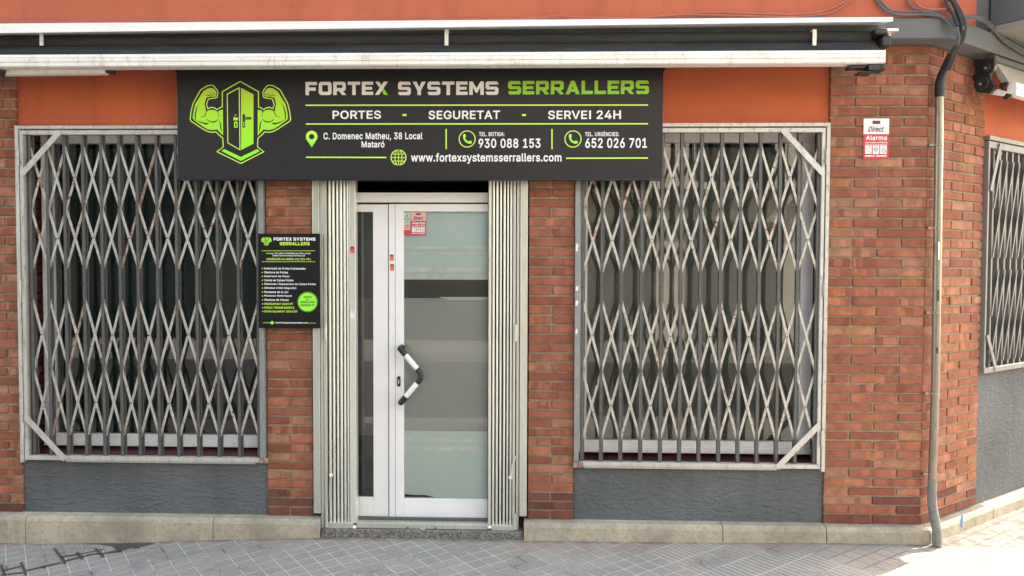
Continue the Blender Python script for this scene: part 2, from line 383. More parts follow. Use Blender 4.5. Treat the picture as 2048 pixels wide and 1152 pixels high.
# ---------------------------------------------------------------- the corner building
B = thing('corner_building', (0, 0, 0), 'corner building with red brick piers, orange painted walls and grey stucco dados', 'building')
def course(n): return .1142+.05537*n+6.07e-5*n*n
SOFF = 2.967
def brick_rows(x0, x1, rows, fn=None, y=0.0, top=SOFF, base=.112, depth=.06):
    """rows(n) -> list of fractions where vertical joints fall"""
    m = MB(); md = MB(); n = 0
    while course(n) < top-.02:
        za = course(n) if n else base; zb = min(course(n+1), top)
        cuts = [0]+rows(n)+[1]
        for a, b in zip(cuts, cuts[1:]):
            j = .0055; p = y-random.uniform(0, .004)
            L = x0+(x1-x0)*a+(j if a > 0 else 0); Rr = x0+(x1-x0)*b-(j if b < 1 else 0)
            zl = za+.0055+random.uniform(-.0014, .0014); zh = zb-.0055+random.uniform(-.0014, .0014)
            (md if n < 1 or (n < 3 and random.random() < .45) else m).box(L, Rr, p, y+depth, zl, zh, 0, fn, .0016)
        n += 1
    return m, md
def pier(x0, x1, rows, fn=None, top=SOFF, base=.112):
    m, md = brick_rows(x0, x1, rows, fn, 0, top, base)
    k = m.build('brick_pier', MT['brick'], B, bevel=.003, seg=1)
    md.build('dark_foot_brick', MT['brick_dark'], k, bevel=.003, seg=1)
    c = MB(); c.box(x0+.002, x1-.002, .007, .34, base, top, 0, fn); c.build('mortar', MT['mortar'], k)
    return k
XA = -3.188                                   # left opening starts
P2a, P2b = -1.642, -1.362                     # pier between left grille and door
P3a, P3b = -.038, .236                        # pier between door and right grille
P4a = 1.742
pier(-4.7, XA, lambda n: [(.19*i+(.0 if n % 2 else .095)) for i in range(1, 6) if .02 < .19*i+(.0 if n % 2 else .095) < .98])
pier(P2a, P2b, lambda n: [] if n % 2 else [.5])
pier(P3a, P3b, lambda n: [] if (n % 2 and n % 7) else [.5])
pier(P4a, 2.311, lambda n: [.5] if n % 2 == 0 else [.25, .75])
SE = .69                                      # width of the side-street pier
pier(.004, SE, lambda n: [.22, .62] if n % 2 == 0 else [.42, .82], fn=W)
# rendered panels over the windows, lintel
m = MB(); m.box(XA, -1.36+.005, .018, .34, 2.512, SOFF); m.build('plaster_panel', MT['orange_low'], B, bevel=.004)
m = MB(); m.box(P3b-.01, P4a, .018, .34, 2.512, SOFF); m.build('plaster_panel', MT['orange_low'], B, bevel=.004)
m = MB(); m.box(P2b, P3a, .10, .34, 2.19, SOFF); m.build('shutter_box', MT['seam'], B)
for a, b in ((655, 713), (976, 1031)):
    m = MB(); m.box(X(a, .05), X(b, .05), .045, .06, .06, 2.19); m.build('gap_shade_panel', MT['seam'], B)  # added dark panel: paints the shade between the folded gate slats
m = MB(); m.box(SE+.004, 2.9, .02, .3, 2.508, SOFF, 0, W); m.build('plaster_panel', MT['orange_low'], B, bevel=.004)
# grey stucco dados
m = MB(); m.box(XA, P2a, .014, .34, .10, .452); m.build('stucco_dado', MT['grey_stucco'], B, bevel=.006)
m = MB(); m.box(P3b, P4a, .014, .34, .10, .438); m.build('stucco_dado', MT['grey_stucco'], B, bevel=.006)
m = MB(); m.box(SE+.004, 2.9, .014, .3, .10, .955, 0, W); m.build('stucco_dado', MT['grey_stucco'], B, bevel=.006)
# window sills of maroon tile (sloping)
for a, b, z in ((XA, P2a, .456), (P3b, P4a, .442)):
    m = MB(); m.hexa([(a, .004, z), (b, .004, z), (b, .25, z+.02), (a, .25, z+.02), (a, .004, z+.014), (b, .004, z+.014), (b, .25, z+.046), (a, .25, z+.046)])
    m.build('window_sill', MT['maroon'], B, bevel=.003)
# brick reveals of the window openings
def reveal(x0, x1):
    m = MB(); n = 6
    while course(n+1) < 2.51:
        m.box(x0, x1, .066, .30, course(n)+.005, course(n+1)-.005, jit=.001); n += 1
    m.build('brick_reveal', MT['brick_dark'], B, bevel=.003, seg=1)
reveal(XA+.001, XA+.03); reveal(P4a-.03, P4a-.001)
# shop windows
def shop_window(xa, xb, z0, z1, y, fw=.075, label=None):
    f = MB(); d = .06
    f.box(xa, xb, y, y+d, z1-fw*.75, z1+.06); f.box(xa, xb, y, y+d, z0, z0+fw*.85)
    f.box(xa, xa+fw, y, y+d, z0+fw*.85, z1-fw*.75); f.box(xb-fw, xb, y, y+d, z0+fw*.85, z1-fw*.75)
    f.box(xa, xb, y-.012, y-.001, z0-.012, z0+fw*.32)
    fo = f.build('window', MT['white_alu'], B, bevel=.004)
    p = MB(); p.poly([(xa+fw, y+.022, z0+fw*.85), (xb-fw, y+.022, z0+fw*.85), (xb-fw, y+.022, z1-fw*.75), (xa+fw, y+.022, z1-fw*.75)])
    p.build('pane', MT['glass'], fo)
    return fo
shop_window(-3.125, P2a-.006, .515, 2.475, .13)
shop_window(P3b+.012, 1.706, .510, 2.475, .13)
MT['blind_teal'] = simple('teal_blind', (.045, .082, .092), .7, var=.2, scale=2, stretch=(1, 1, .2))
MT['blind_grey'] = simple('grey_green_blind', (.225, .232, .222), .7, var=.15, scale=2, stretch=(1, 1, .2))
for a, b, mt in ((-3.06, P2a-.05, 'blind_teal'), (P3b+.05, 1.64, 'blind_grey')):
    q = MB(); q.box(a, b, .215, .225, 1.262, 2.40); q.box(a, b, .219, .229, .56, 1.258); q.build('window_blind', MT[mt], B)
# room behind the glass
m = MB()
x0, x1, y0, y1, z0, z1 = -3.28, 2.2, .345, 1.9, .1, 2.95
for q in ([(x0, y1, z0), (x1, y1, z0), (x1, y1, z1), (x0, y1, z1)], [(x0, y0, z0), (x0, y1, z0), (x0, y1, z1), (x0, y0, z1)], [(x1, y0, z0), (x1, y1, z0), (x1, y1, z1), (x1, y0, z1)]): m.poly(q)
m.poly([(x0, y0, z1), (x1, y0, z1), (x1, y1, z1), (x0, y1, z1)]); m.poly([(x0, y0, z0), (x1, y0, z0), (x1, y1, z0), (x0, y1, z0)])
m.build('shop_interior', MT['interior_wall'], B, recalc=False)
for xx in (-1.50, .10):
    m = MB(); m.box(xx-.03, xx+.03, .344, 1.89, .11, 2.94); m.build('partition_wall', MT['interior'], B)
# plinth (chamfered), step
def plinth(x0, x1, top=.113, fn=None, yo=.06, z0=-.12):
    m = MB()
    prof = [(-yo, z0), (-yo, top-.032), (-yo+.006, top-.016), (-yo+.02, top-.005), (.03, top), (.03, z0)]
    f = fn or (lambda x, n, z: Vector((x, -n, z)))
    a = [f(x0, -y, z) for y, z in prof]; b = [f(x1, -y, z) for y, z in prof]
    m.prism(a, a[0], b[0]); return m.build('plinth', MT['concrete'], B, bevel=.004)
plinth(-4.7, -3.132); plinth(-3.128, -1.962); plinth(-1.959, -1.305); plinth(-.062, 1.126); plinth(1.129, P4a-.004); plinth(P4a, 2.345)
plinth(.012, .80, .105, W); plinth(.804, 2.9, .105, W)
m = MB(); m.box(-1.302, -.066, -.045, .34, -.1, .05); m.build('door_step', MT['terrazzo'], B, bevel=.007)
m = MB(); m.box(1.731, 2.9, .0145, .3, .957, 2.506, 0, W); m.build('stucco_wall', MT['grey_stucco'], B, bevel=.004)
# ring beam at first floor and its return along the side street
BO = .126
def along(pts, z0, z1, name, mat, yb):
    m = MB()
    pf = pts+[(pts[-1][0], 3.2), (pts[0][0], 3.2)] if yb is None else yb
    m.prism([(x, y, z0) for x, y in pf], (0, 0, z0), (0, 0, z1)); return m.build(name, mat, B, bevel=.006)
cx = SC.x + BO*math.tan(SA/2)                 # mitre of the beam corner
e1 = W(2.9, BO, 0); 
poly = [(-4.7, -BO), (cx-.05, -BO), (cx+.04, -BO+.02), (e1.x, e1.y), (e1.x-.3, 3.4), (-4.7, 3.4)]
along(None, SOFF, 3.085, 'ring_beam', MT['grey_beam'], poly)
cx2 = SC.x+(BO-.012)*math.tan(SA/2); s3 = W(.305, BO-.012, 0)
poly = [(-4.7, -BO+.012), (cx2-.05, -BO+.012), (cx2+.04, -BO+.03), (s3.x, s3.y), (s3.x-.3, 3.4), (-4.7, 3.4)]
along(None, 3.0855, 7.0, 'upper_wall', MT['orange'], poly)
s4 = W(.309, BO-.016, 0); e2 = W(2.9, BO-.016, 0)
poly = [(s4.x, s4.y), (e2.x, e2.y), (e2.x-.3, 3.4), (s3.x-.29, 3.4)]
along(None, 3.0865, 7.0, 'upper_side_wall', MT['grey_dark'], poly)
m = MB(); m.box(-14, -4.71, 0, 3.4, -.15, 7.0); m.build('neighbour_wall', MT['orange'], B)
MT['soffit'] = simple('balcony_soffit', (.28, .265, .23), .85, var=.1, scale=3)
m = MB(); m.box(.462, 2.0, -.118, -.78, 3.0875, 3.12, 0, W); m.build('balcony_slab', MT['soffit'], B, bevel=.004)
m = MB(); m.box(.460, 2.002, -.1185, -.782, 3.121, 4.2, 0, W); m.build('balcony_parapet', MT['grey_dark'], B, bevel=.006)
# side window behind the side grille
m = MB(); m.box(SE+.004, 1.73, .16, .2, .955, 2.508, 0, W); m.build('window', MT['dark_glass'], B)
m = MB(); m.box(SE+.004, 1.73, .01, .15, .956, .975, 0, W); m.build('window_sill', MT['maroon'], B)

# ---------------------------------------------------------------- shop door (part of the building)
yd = .07
d0, d1 = X(712, yd), X(979, yd)
zt = Z(385, yd); zb = Z(1046, yd)
DF = MB()                                                        # fixed frame
DF.box(d0, d1, yd, yd+.06, Z(405, yd), zt)
door = DF.build('door', MT['white_alu'], B, bevel=.003)
DF = MB(); DF.box(d0, d1, yd-.02, yd+.06, zb-.03, Z(1037, yd)); DF.build('door_threshold', MT['white_alu'], door, bevel=.003)
m = MB(); m.box(d0, d1, yd+.045, yd+.055, Z(1037, yd), Z(405, yd)); m.build('door_gap', MT['seam'], door)
def leaf(xa, xb, za, zb_, st_l, st_r, top, bot, y):
    f = MB()
    f.box(xa, xa+st_l, y, y+.04, za, zb_); f.box(xb-st_r, xb, y, y+.04, za, zb_)
    f.box(xa+st_l, xb-st_r, y, y+.04, zb_-top, zb_); f.box(xa+st_l, xb-st_r, y, y+.04, za, za+bot)
    return f
sx0, sx1 = d0, X(776, yd); zl0, zl1 = Z(1036, yd), Z(409, yd)
gx0, gx1 = X(715, yd)-.03, X(746, yd)
S = leaf(sx0-.03, sx1, zl0, zl1, .03+.006, sx1-gx1, zl1-Z(424, yd), Z(998, yd)-zl0, yd).build('sidelight', MT['white_alu'], door, bevel=.003)
MT['film_mid'] = simple('sidelight_upper_film', (.16, .172, .175), .5, var=.08, scale=2)
MT['film_lower'] = simple('sidelight_grey_film', (.25, .258, .262), .5, var=.08, scale=2)
for a, b, mt, nm in ((597, 424, 'film_mid', 'sidelight_film'), (876, 597.6, 'film_lower', 'sidelight_film'), (998, 876.6, 'film_dark', 'smoked_film')):
    m = MB(); m.box(sx0, gx1, yd+.03, yd+.034, Z(a, yd), Z(b, yd)); m.build(nm, MT[mt], door)
m = MB(); m.poly([(sx0, yd+.015, Z(998, yd)), (gx1, yd+.015, Z(998, yd)), (gx1, yd+.015, Z(424, yd)), (sx0, yd+.015, Z(424, yd))]); m.build('pane', MT['glass'], door)
lx0, lx1 = X(778, yd), X(1000, yd); px0, px1 = X(807.5, yd), X(985, yd)
Lf = leaf(lx0, lx1, zl0, zl1+.002, px0-lx0, .05, zl1-Z(424, yd), Z(999, yd)-zl0, yd-.006)
Lf.build('door_leaf', MT['white_alu'], door, bevel=.003)
m = MB(); xx = X(791, yd); m.box(xx-.0014, xx+.0014, yd-.0075, yd-.004, zl0, zl1); m.build('stile_groove', MT['sticker_grey'], door)
gx = lx1-.05
yf = yd+.026
def panel(z0, z1, mat, name, y=yf, x0=None):
    q = MB(); q.box(px0 if x0 is None else x0, gx, y, y+.003, z0, z1); return q.build(name, mat, door)
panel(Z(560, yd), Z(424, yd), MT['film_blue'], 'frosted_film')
panel(Z(597, yd), Z(560, yd)-.001, MT['film_dark'], 'smoked_film')
panel(Z(864, yd), Z(597, yd)-.001, MT['film_grey'], 'grey_film')
# lower film with its torn curling lower edge
fz = Z(864, yd)-.001; q = MB(); tx = [(808, 988), (830, 990), (850, 990), (868, 994), (886, 996.5), (905, 999.5), (990, 999.5)]
lo = [at(a, b, yf-.003) for a, b in tx]; lo = [Vector((max(px0, p.x), p.y, p.z)) for p in lo]
for a, b in zip(lo, lo[1:]): q.poly([a, b, (b.x, b.y, fz), (a.x, a.y, fz)])
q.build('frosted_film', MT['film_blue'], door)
panel(Z(1000, yd), Z(985, yd), MT['seam'], 'dark_gap_below_film', yf+.004)
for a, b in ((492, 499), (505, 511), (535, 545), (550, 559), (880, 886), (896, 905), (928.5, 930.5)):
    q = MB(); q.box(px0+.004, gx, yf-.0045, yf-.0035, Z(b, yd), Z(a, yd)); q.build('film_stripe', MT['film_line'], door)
m = MB(); m.poly([(px0, yd+.010, Z(999, yd)), (gx, yd+.010, Z(999, yd)), (gx, yd+.010, Z(424, yd)), (px0, yd+.010, Z(424, yd))]); m.build('pane', MT['glass_door'], door)
# creases of the film, loose white strip
for pts, wd in (([(868, 426), (880, 433), (893, 441)], .004), ([(888, 427), (898, 436), (905, 447)], .003), ([(900, 448), (908, 462), (917, 479)], .003), ([(910, 441), (930, 446), (952, 448)], .004), ([(925, 456), (945, 460), (965, 463)], .003), ([(846, 968), (862, 978), (880, 988)], .005), ([(810, 925), (816, 955), (826, 978)], .003), ([(955, 935), (964, 955), (974, 968)], .006), ([(968, 930), (971, 948), (973, 952)], .004), ([(855, 500), (852, 512), (848, 518)], .003)):
    q = MB(); P = [at(a, b, yf-.0042) for a, b in pts]
    for a, b in zip(P, P[1:]): q.bar(a, b, wd, .0008)
    q.build('film_crease', MT['film_line'], door)
q = MB(); q.prism([at(a, b, yf-.0042) for a, b in ((878, 594), (985, 594), (985, 600), (898, 600))], (0, 0, 0), (0, -.0008, 0)); q.build('loose_white_strip', MT['sticker_white'], door)
# angled pull handle: two white tubes with black elbows
yh = yd-.075
A = at(800, 697, yh); Bm = at(846, 752, yh); Cc = at(801, 806, yh)
def seg(a, b, t0, t1): return [a.lerp(b, t0), a.lerp(b, t1)]
h = MB(); rr = .0165
h.tube(seg(A, Bm, .20, .78), rr, 14, 0); h.tube(seg(Bm, Cc, .22, .80), rr, 14, 0)
b1 = A.lerp(Bm, .78); b2 = Bm.lerp(Cc, .22)
cur = [b1.lerp(Bm, t).lerp(Bm.lerp(b2, t), t) for t in [i/8 for i in range(9)]]
h.tube([A.lerp(Bm, .74)]+cur+[Bm.lerp(Cc, .26)], rr*1.08, 14, 1)
for P_, Q_ in ((A, Bm), (Cc, Bm)):
    i = Vector((P_.x, yd-.007, P_.z)); a1 = P_.lerp(Q_, .0); a2 = P_.lerp(Q_, .24)
    h.tube([i, i.lerp(a1, .55), a1.lerp(a2, .06), a1.lerp(a2, .4), a2], rr*1.08, 14, 1)
h.build('door_handle', [MT['white_alu'], MT['black']], door, smooth=True)
m = MB(); c = at(797.5, 763, yd-.012)
prof = [(c.x+.0105*math.cos(t), yd-.0065, c.z+(.022 if math.sin(t) > 0 else -.022)+.0105*math.sin(t)) for t in [2*math.pi*i/20 for i in range(20)]]
m.prism(prof, (0, 0, 0), (0, -.006, 0)); m.build('lock_plate', MT['black'], door)
m = MB(); m.box(c.x-.0035, c.x+.0035, yd-.0165, yd-.0126, c.z-.014, c.z+.012); m.build('lock_cylinder', MT['galv'], door, bevel=.002)

# ---------------------------------------------------------------- window grilles
BARX_L = [66, 99.5, 135, 171, 207, 243, 279, 317, 356, 396, 437, 478, 517]
BARX_R = [1165, 1203.5, 1243, 1282.5, 1322, 1361, 1400.5, 1440, 1478.5, 1517.5, 1556, 1594, 1633]
def grille(px_l, px_r, pys, barpx, label, side, open_px, leaf_in):
    """side = -1: hinged post and corner braces at the left, +1: at the right"""
    xa, xb = X(px_l), X(px_r)
    zt_, zb_ = Z(pys[0], 0, (px_l+px_r)/2), Z(pys[1], 0, (px_l+px_r)/2)
    T = thing('window_grille', ((xa+xb)/2, 0, zb_), label, 'window grille', 'folding lattice grilles over the front windows')
    w_, g_ = .021, .006
    f = MB()
    f.box(xa, xb, -.035, .03, zt_-w_, zt_)
    hx = (xa, xa+w_) if side < 0 else (xb-w_, xb)
    f.box(hx[0], hx[1], -.0345, .03, zb_-.012, zt_-w_)
    fx = (xb-.030, xb) if side < 0 else (xa, xa+.030)
    f.build('outer_frame', MT['frame_metal'], T, bevel=.002)
    q = MB(); q.box(fx[0], fx[1], -.030, .03, zb_+.03, zt_-w_); q.build('fixed_post', MT['galv_dull'], T, bevel=.002)
    # hinged inner leaf
    l = MB()
    ix = (xa+w_+g_, xb-.034) if side < 0 else (xa+.034, xb-w_-g_)
    ztl = zt_-w_-.008; lw = .026
    l.box(ix[0], ix[1], -.032, .01, ztl-lw, ztl); l.box(ix[0], ix[1], -.032, .01, zb_+.004, zb_+.004+lw)
    pv = (ix[0], ix[0]+.020) if side < 0 else (ix[1]-.020, ix[1])
    l.box(pv[0], pv[1], -.0315, .01, zb_+.004+lw, ztl-lw)
    l.box(ix[0]+(.25 if side < 0 else .03), ix[1]-(.03 if side < 0 else .25), -.02, .02, zb_-.010, zb_+.002)
    l.build('leaf_frame', MT['frame_metal'], T, bevel=.002)
    # corner braces
    for top in (True, False):
        q = MB(); ex = pv[0]+.012 if side < 0 else pv[1]-.012; s_ = 1 if side < 0 else -1
        ll = .245
        if top: q.bar((ex, -.037, ztl-lw-.245), (ex+s_*ll, -.037, ztl-.008), .034, .007)
        else: q.bar((ex, -.037, zb_+lw+.245), (ex+s_*ll, -.037, zb_+.010), .034, .007)
        q.build('corner_brace', MT['frame_metal'], T, bevel=.0015)
    # hinges
    for zz in (ztl-.17, (zt_+zb_)/2+.05, zb_+.19):
        q = MB(); hxx = xa+w_+.002 if side < 0 else xb-w_-.002
        q.tube([(hxx, -.041, zz-.045), (hxx, -.041, zz+.045)], .0075, 10); q.build('hinge', MT['frame_metal'], T, smooth=True)
    # vertical bars (channel section)
    bx = [X(p, -.005)+random.uniform(-.002, .002) for p in barpx]; z0 = zb_+.004+lw-.002; z1 = ztl-lw+.002
    for i, x in enumerate(bx):
        q = MB(); b_ = .010
        q.box(x-b_, x+b_-.004, -.016, -.012, z0, z1); q.box(x-b_, x-b_+.003, -.0119, .012, z0, z1); q.box(x+b_-.0075, x+b_-.0045, -.0119, .012, z0, z1)
        q.box(x+b_-.001, x+b_+.005, .002, .012, z0, z1)
        for zv in [Z(v, 0, (px_l+px_r)/2) for v in (pys[2][1], pys[2][2]+30, pys[3][0]+3, pys[3][1])]: q.tube([(x-.003, -.0161, zv), (x-.003, -.0172, zv)], .0035, 8, 1)
        q.build('bar', [MT['bar_metal'], MT['seam']], T, bevel=.0008, seg=1)
    # scissor lattice: two tiers, each strip runs over two bays
    ym = (px_l+px_r)/2
    tiers = [[Z(v, 0, ym) for v in pys[2]], [Z(v, 0, ym) for v in pys[3]]]
    ns = len(bx)
    for t, (za, zm, zb2) in enumerate(tiers):
        for i in range(-1, ns-1):
            for dirn in (0, 1):
                seq = [za, zm, zb2] if dirn == 0 else [zb2, zm, za]
                jz = random.uniform(-.004, .004); pts = [(bx[i+j]+random.uniform(-.0015, .0015), seq[j]+jz) for j in range(3) if 0 <= i+j < ns]
                if len(pts) < 2: continue
                yy = -.0085 if dirn == 0 else -.0025
                q = MB()
                q.bar((pts[0][0], yy, pts[0][1]), (pts[-1][0], yy, pts[-1][1]), .0148, .004)
                if dirn == 0:
                    for (xa_, za_), (xb_, zb_2) in zip(pts, pts[1:]):
                        if i % 2 == 0:
                            q.tube([((xa_+xb_)/2, -.0108, (za_+zb_2)/2), ((xa_+xb_)/2, -.0135, (za_+zb_2)/2)], .0042, 8, 1)
                q_ = q.build('lattice_strip', MT['strip_rust'] if random.random() < (.03 if side < 0 else .08) and dirn == 1 else MT['strip_metal'], T); q_.data.materials.append(MT['seam'])
    return T
GL = grille(34.5+8, 531, (252.5, 921, (294, 416, 537), (599, 739, 871)), BARX_L, 'dull grey folding lattice grille on the left window, half behind the shop banner', -1, 0, 0)
GR = grille(1149, 1651, (248, 934, (294, 416, 545), (603, 742, 882)), BARX_R, 'pale rust-flecked lattice grille on the right window beside the wide brick corner pier', 1, 0, 0)
# corroded lower corners by the piers
for T, x, z in ((GL, X(528), Z(918, 0, 528)), (GR, X(1158), Z(927, 0, 1158))):
    q = MB(); q.box(x-.03, x+.03, -.036, -.0325, z-.016, z+.016); q.build('rusted_corner_plate', MT['strip_rust'], T, bevel=.003)

MT['grille_grey'] = metal('side_grille_paint', (.25, .245, .235), .6, .2, (.14, .13, .12))
MT['bar_light'] = metal('side_grille_bar', (.20, .195, .19), .6, .2, (.12, .11, .10))
for (a, b, c, d) in ((1150.5, 1156, 486, 503), (1151, 1157, 571, 582), (1150.5, 1157, 600, 612), (1151, 1156, 657, 668)):
    q = MB(); x0_, x1_ = X(a, -.031), X(b, -.031); z0_, z1_ = Z(d, -.031, 1153), Z(c, -.031, 1153)
    q.prism([(x0_, -.0305, z0_+.004), (x1_-.004, -.0305, z0_), (x1_, -.0305, z1_-.008), (x0_+.004, -.0305, z1_)], (0, 0, 0), (0, -.0012, 0)); q.build('paper_scrap', MT['sticker_white'], GR)
# side-street grille
T = thing('window_grille', W(1.6, 0, .97), 'grey lattice grille on the side street window round the corner', 'window grille')
f = MB(); f.box(SE+.01, 1.73, -.03, .02, 2.475, 2.503, 0, W); f.box(SE+.01, 1.73, -.03, .02, .972, 1.005, 0, W)
f.box(SE+.01, 1.73, -.026, .02, 2.425, 2.468, 0, W); f.box(SE+.01, SE+.03, -.026, .02, 1.006, 2.424, 0, W); f.build('outer_frame', MT['grille_grey'] if 'grille_grey' in MT else MT['frame_metal'], T, bevel=.002)
for top in (True, False):
    q = MB(); a, b = (W(SE+.03, .034, 2.15), W(SE+.15, .034, 2.46)) if top else (W(SE+.03, .034, 1.22), W(SE+.16, .034, .985))
    q.bar(a, b, .03, .006, SN); q.build('corner_brace', MT['grille_grey'], T)
sb = [SE+.115+.088*i for i in range(11)]
for s_ in sb:
    q = MB(); q.box(s_-.010, s_+.010, -.012, .012, 1.004, 2.426, 0, W); q.build('bar', MT['bar_light'] if 'bar_light' in MT else MT['strip_metal'], T)
for za, zb_ in ((1.04, 1.34), (1.34, 1.64), (1.72, 2.04), (2.04, 2.36)):
    for a, b in zip(sb, sb[1:]):
        for dz in (0, 1):
            q = MB(); q.bar(W(a, .018 if dz else -.016, za if dz else zb_), W(b, .018 if dz else -.016, zb_ if dz else za), .014, .004, SN)
            q.build('lattice_strip', MT['bar_light'], T)

# ---------------------------------------------------------------- folding security gate of the door
yg = -.02
def gate(parts, label, lo_px, flip):
    xs_ = [X(a, yg) for a in (parts[0][0], parts[-1][1])]
    zb_ = Z(1060, yg); zt_ = Z(352, yg)
    T = thing('folding_gate', ((xs_[0]+xs_[1])/2, 0, zb_), label, 'security gate', 'folded security gates beside the door')
    for a, b, nm, yy, dep in parts:
        q = MB(); xa, xb = X(a, yg), X(b, yg); zl = zb_+.03
        if nm == 'door_jamb': zl = Z(1031, yg)
        if nm == 'hinge_post': zl = Z(1063, yg)
        if nm == 'slat':
            q.tube([((xa+xb)/2, yy+.004, zl), ((xa+xb)/2, yy+.004, zt_)], (xb-xa)/2, 10); q.box(xa+.002, xb-.002, yy+.012, yy+.035, zl, zt_)
            q.tube([((xa+xb)/2, yy-.003, zl+.05), ((xa+xb)/2, yy-.007, zl+.05)], .004, 8)
        else: q.box(xa, xb, yy, yy+dep, zl, zt_)
        q.build(nm, MT['galv_bright'] if nm in ('slat', 'lead_slat') else MT['galv'], T, bevel=0 if nm == 'slat' else .0025, smooth=nm == 'slat')
    q = MB(); q.box(X(lo_px[0], yg), X(lo_px[1], yg), -.032, .03, zb_, zb_+.034); q.build('bottom_bracket', MT['galv'], T, bevel=.003)
    for zz in (Z(665, yg), Z(1040, yg)):
        q = MB(); hx = X(650.5 if not flip else 1031.5, yg-.03); q.tube([(hx, -.041, zz-.05), (hx, -.041, zz+.05)], .008, 10); q.build('hinge', MT['galv'], T, smooth=True)
    q = MB()
    if not flip:
        q.bar(at(662, 948, -.035), at(660, 998, -.035), .014, .004); q.tube([at(662, 950, -.034), at(662, 950, -.045)], .012, 12)
    else:
        q.bar(at(1030, 912, -.035), at(1021, 955, -.035), .015, .004); q.tube([at(1021, 955, -.034), at(1021, 955, -.045)], .012, 12)
    q.build('latch', MT['galv'], T, smooth=True)
    return T
m = MB(); 
gate([(626, 640, 'door_jamb', -.03, .05), (640.8, 646.5, 'hinge_post', -.022, .05), (648, 654, 'hinge_post', -.028, .05), (656.5, 662, 'slat', -.016, .05), (664.5, 669.5, 'slat', -.018, .05), (672, 677, 'slat', -.014, .05), (679.5, 684.5, 'slat', -.017, .05), (686.5, 691.5, 'slat', -.015, .05), (693.5, 697.5, 'slat', -.018, .05), (699, 711.5, 'lead_slat', -.024, .055)],
     'galvanised folding gate stacked at the left door jamb, beside the small price board', (654, 706), False)
gate([(977, 982.5, 'lead_slat', -.024, .055), (984.5, 989.5, 'slat', -.016, .05), (992, 996.5, 'slat', -.018, .05), (999, 1003.5, 'slat', -.014, .05), (1006.5, 1011, 'slat', -.017, .05), (1013.5, 1017.5, 'slat', -.015, .05), (1020, 1024.5, 'slat', -.018, .05), (1026, 1031, 'hinge_post', -.028, .05), (1033, 1038.5, 'hinge_post', -.022, .05), (1040, 1055, 'door_jamb', -.03, .05)],
     'galvanised folding gate stacked at the right door jamb, nearer the wide grille', (984, 1030), True)
T = thing('gate_rail', (-.68, 0, .05), 'galvanised bottom rail of the folding gates across the doorway, with a centre catch', 'gate rail')
q = MB(); q.box(X(712, yg), X(977, yg), -.028, .03, Z(1060, yg)+.002, Z(1049, yg)); q.build('rail', MT['galv'], T, bevel=.003)
q = MB(); q.box(X(712, yg)-.03, X(977, yg)+.02, .031, .05, Z(1060, yg), Z(1044, yg)); q.build('rear_rail', MT['bar_metal'], T)
for p in (709, 979):
    q = MB(); c = at(p, 1054, -.03); q.tube([c, c+Vector((0, -.006, 0)), c+Vector((0, -.014, 0)), c+Vector((0, -.019, 0))], [.013, .013, .009, .003], 14); q.build('stop_knob', MT['galv_bright'], T, smooth=True)
q = MB(); c = at(845, 1055, -.03); q.box(c.x-.014, c.x+.014, -.036, -.0285, c.z-.028, c.z+.022); q.box(c.x-.007, c.x+.018, -.041, -.0365, c.z+.014, c.z+.03); q.build('centre_catch', MT['galv'], T, bevel=.002)
for p in (815, 871):
    q = MB(); c = at(p, 1056, -.028); q.tube([c, c+Vector((0, -.003, 0))], .009, 12); q.build('bolt', MT['pipe_dull'], T)

# ---------------------------------------------------------------- front awning
T = thing('awning', (-.6, -.15, 2.8), 'long retracted awning over the shop front, white bar and hood with rolled black cloth', 'awning')
HY = -.29
q = MB()
def hoodz(px, top): return Z((47-.0073*px) if top else (66-.0135*px), HY, px)
L0, L1 = -4.2, at(1786, 40, HY).x
pl = lambda x, top: hoodz(1024+(x-0.0)*330, top)
for a, b in ((L0, 0.0), (0.0, L1)):
    za0, za1, zb0, zb1 = pl(a, 0), pl(a, 1), pl(b, 0), pl(b, 1)
    q.hexa([(a, HY, za0), (b, HY, zb0), (b, -.128, zb0+.03), (a, -.128, za0+.03), (a, HY, za1), (b, HY, zb1), (b, -.128, zb1+.02), (a, -.128, za1+.02)])
q.build('hood', MT['awning_clean'], T)
by = -.30; zt_ = Z(104.5, by, 900); zb_ = Z(130, by, 900); xr = at(1771, 115, by).x; h_ = zt_-zb_
prof = [(by+.008, zb_), (by, zb_+.006), (by, zb_+h_*.34), (by+.004, zb_+h_*.36), (by+.004, zb_+h_*.40), (by-.002, zb_+h_*.42), (by-.002, zb_+h_*.70), (by+.004, zb_+h_*.72), (by+.004, zb_+h_*.76), (by+.001, zb_+h_*.78), (by+.004, zt_), (by+.075, zt_), (by+.075, zb_)]
q = MB(); q.prism([(L0, y, z) for y, z in prof], (L0, 0, 0), (xr-.008, 0, 0)); q.build('front_bar', MT['awning_white'], T)
q = MB(); q.box(xr-.0075, xr, by-.003, by+.077, zb_-.001, zt_+.001); q.build('end_cap', MT['awning_clean'], T, bevel=.003)
q = MB(); fy0, fz0 = -.145, Z(72, -.15, 900); n_ = 8; xr2 = at(1752, 80, -.2).x
ptsA = [(fy0+(by+.03-fy0)*i/n_, fz0+(zt_+.001-fz0)*i/n_-.010*math.sin(math.pi*i/n_)) for i in range(n_+1)]
for (ya, za), (yb, zb2) in zip(ptsA, ptsA[1:]): q.poly([(L0, ya, za), (xr2, ya, za), (xr2, yb, zb2), (L0, yb, zb2)])
q.build('cloth', MT['fabric'], T, smooth=True)
q = MB(); q.tube([(L0, -.175, Z(80, -.175, 900)), (xr2-.03, -.175, Z(80, -.175, 900))], .036, 16); q.build('cloth_roll', MT['fabric'], T, smooth=True)
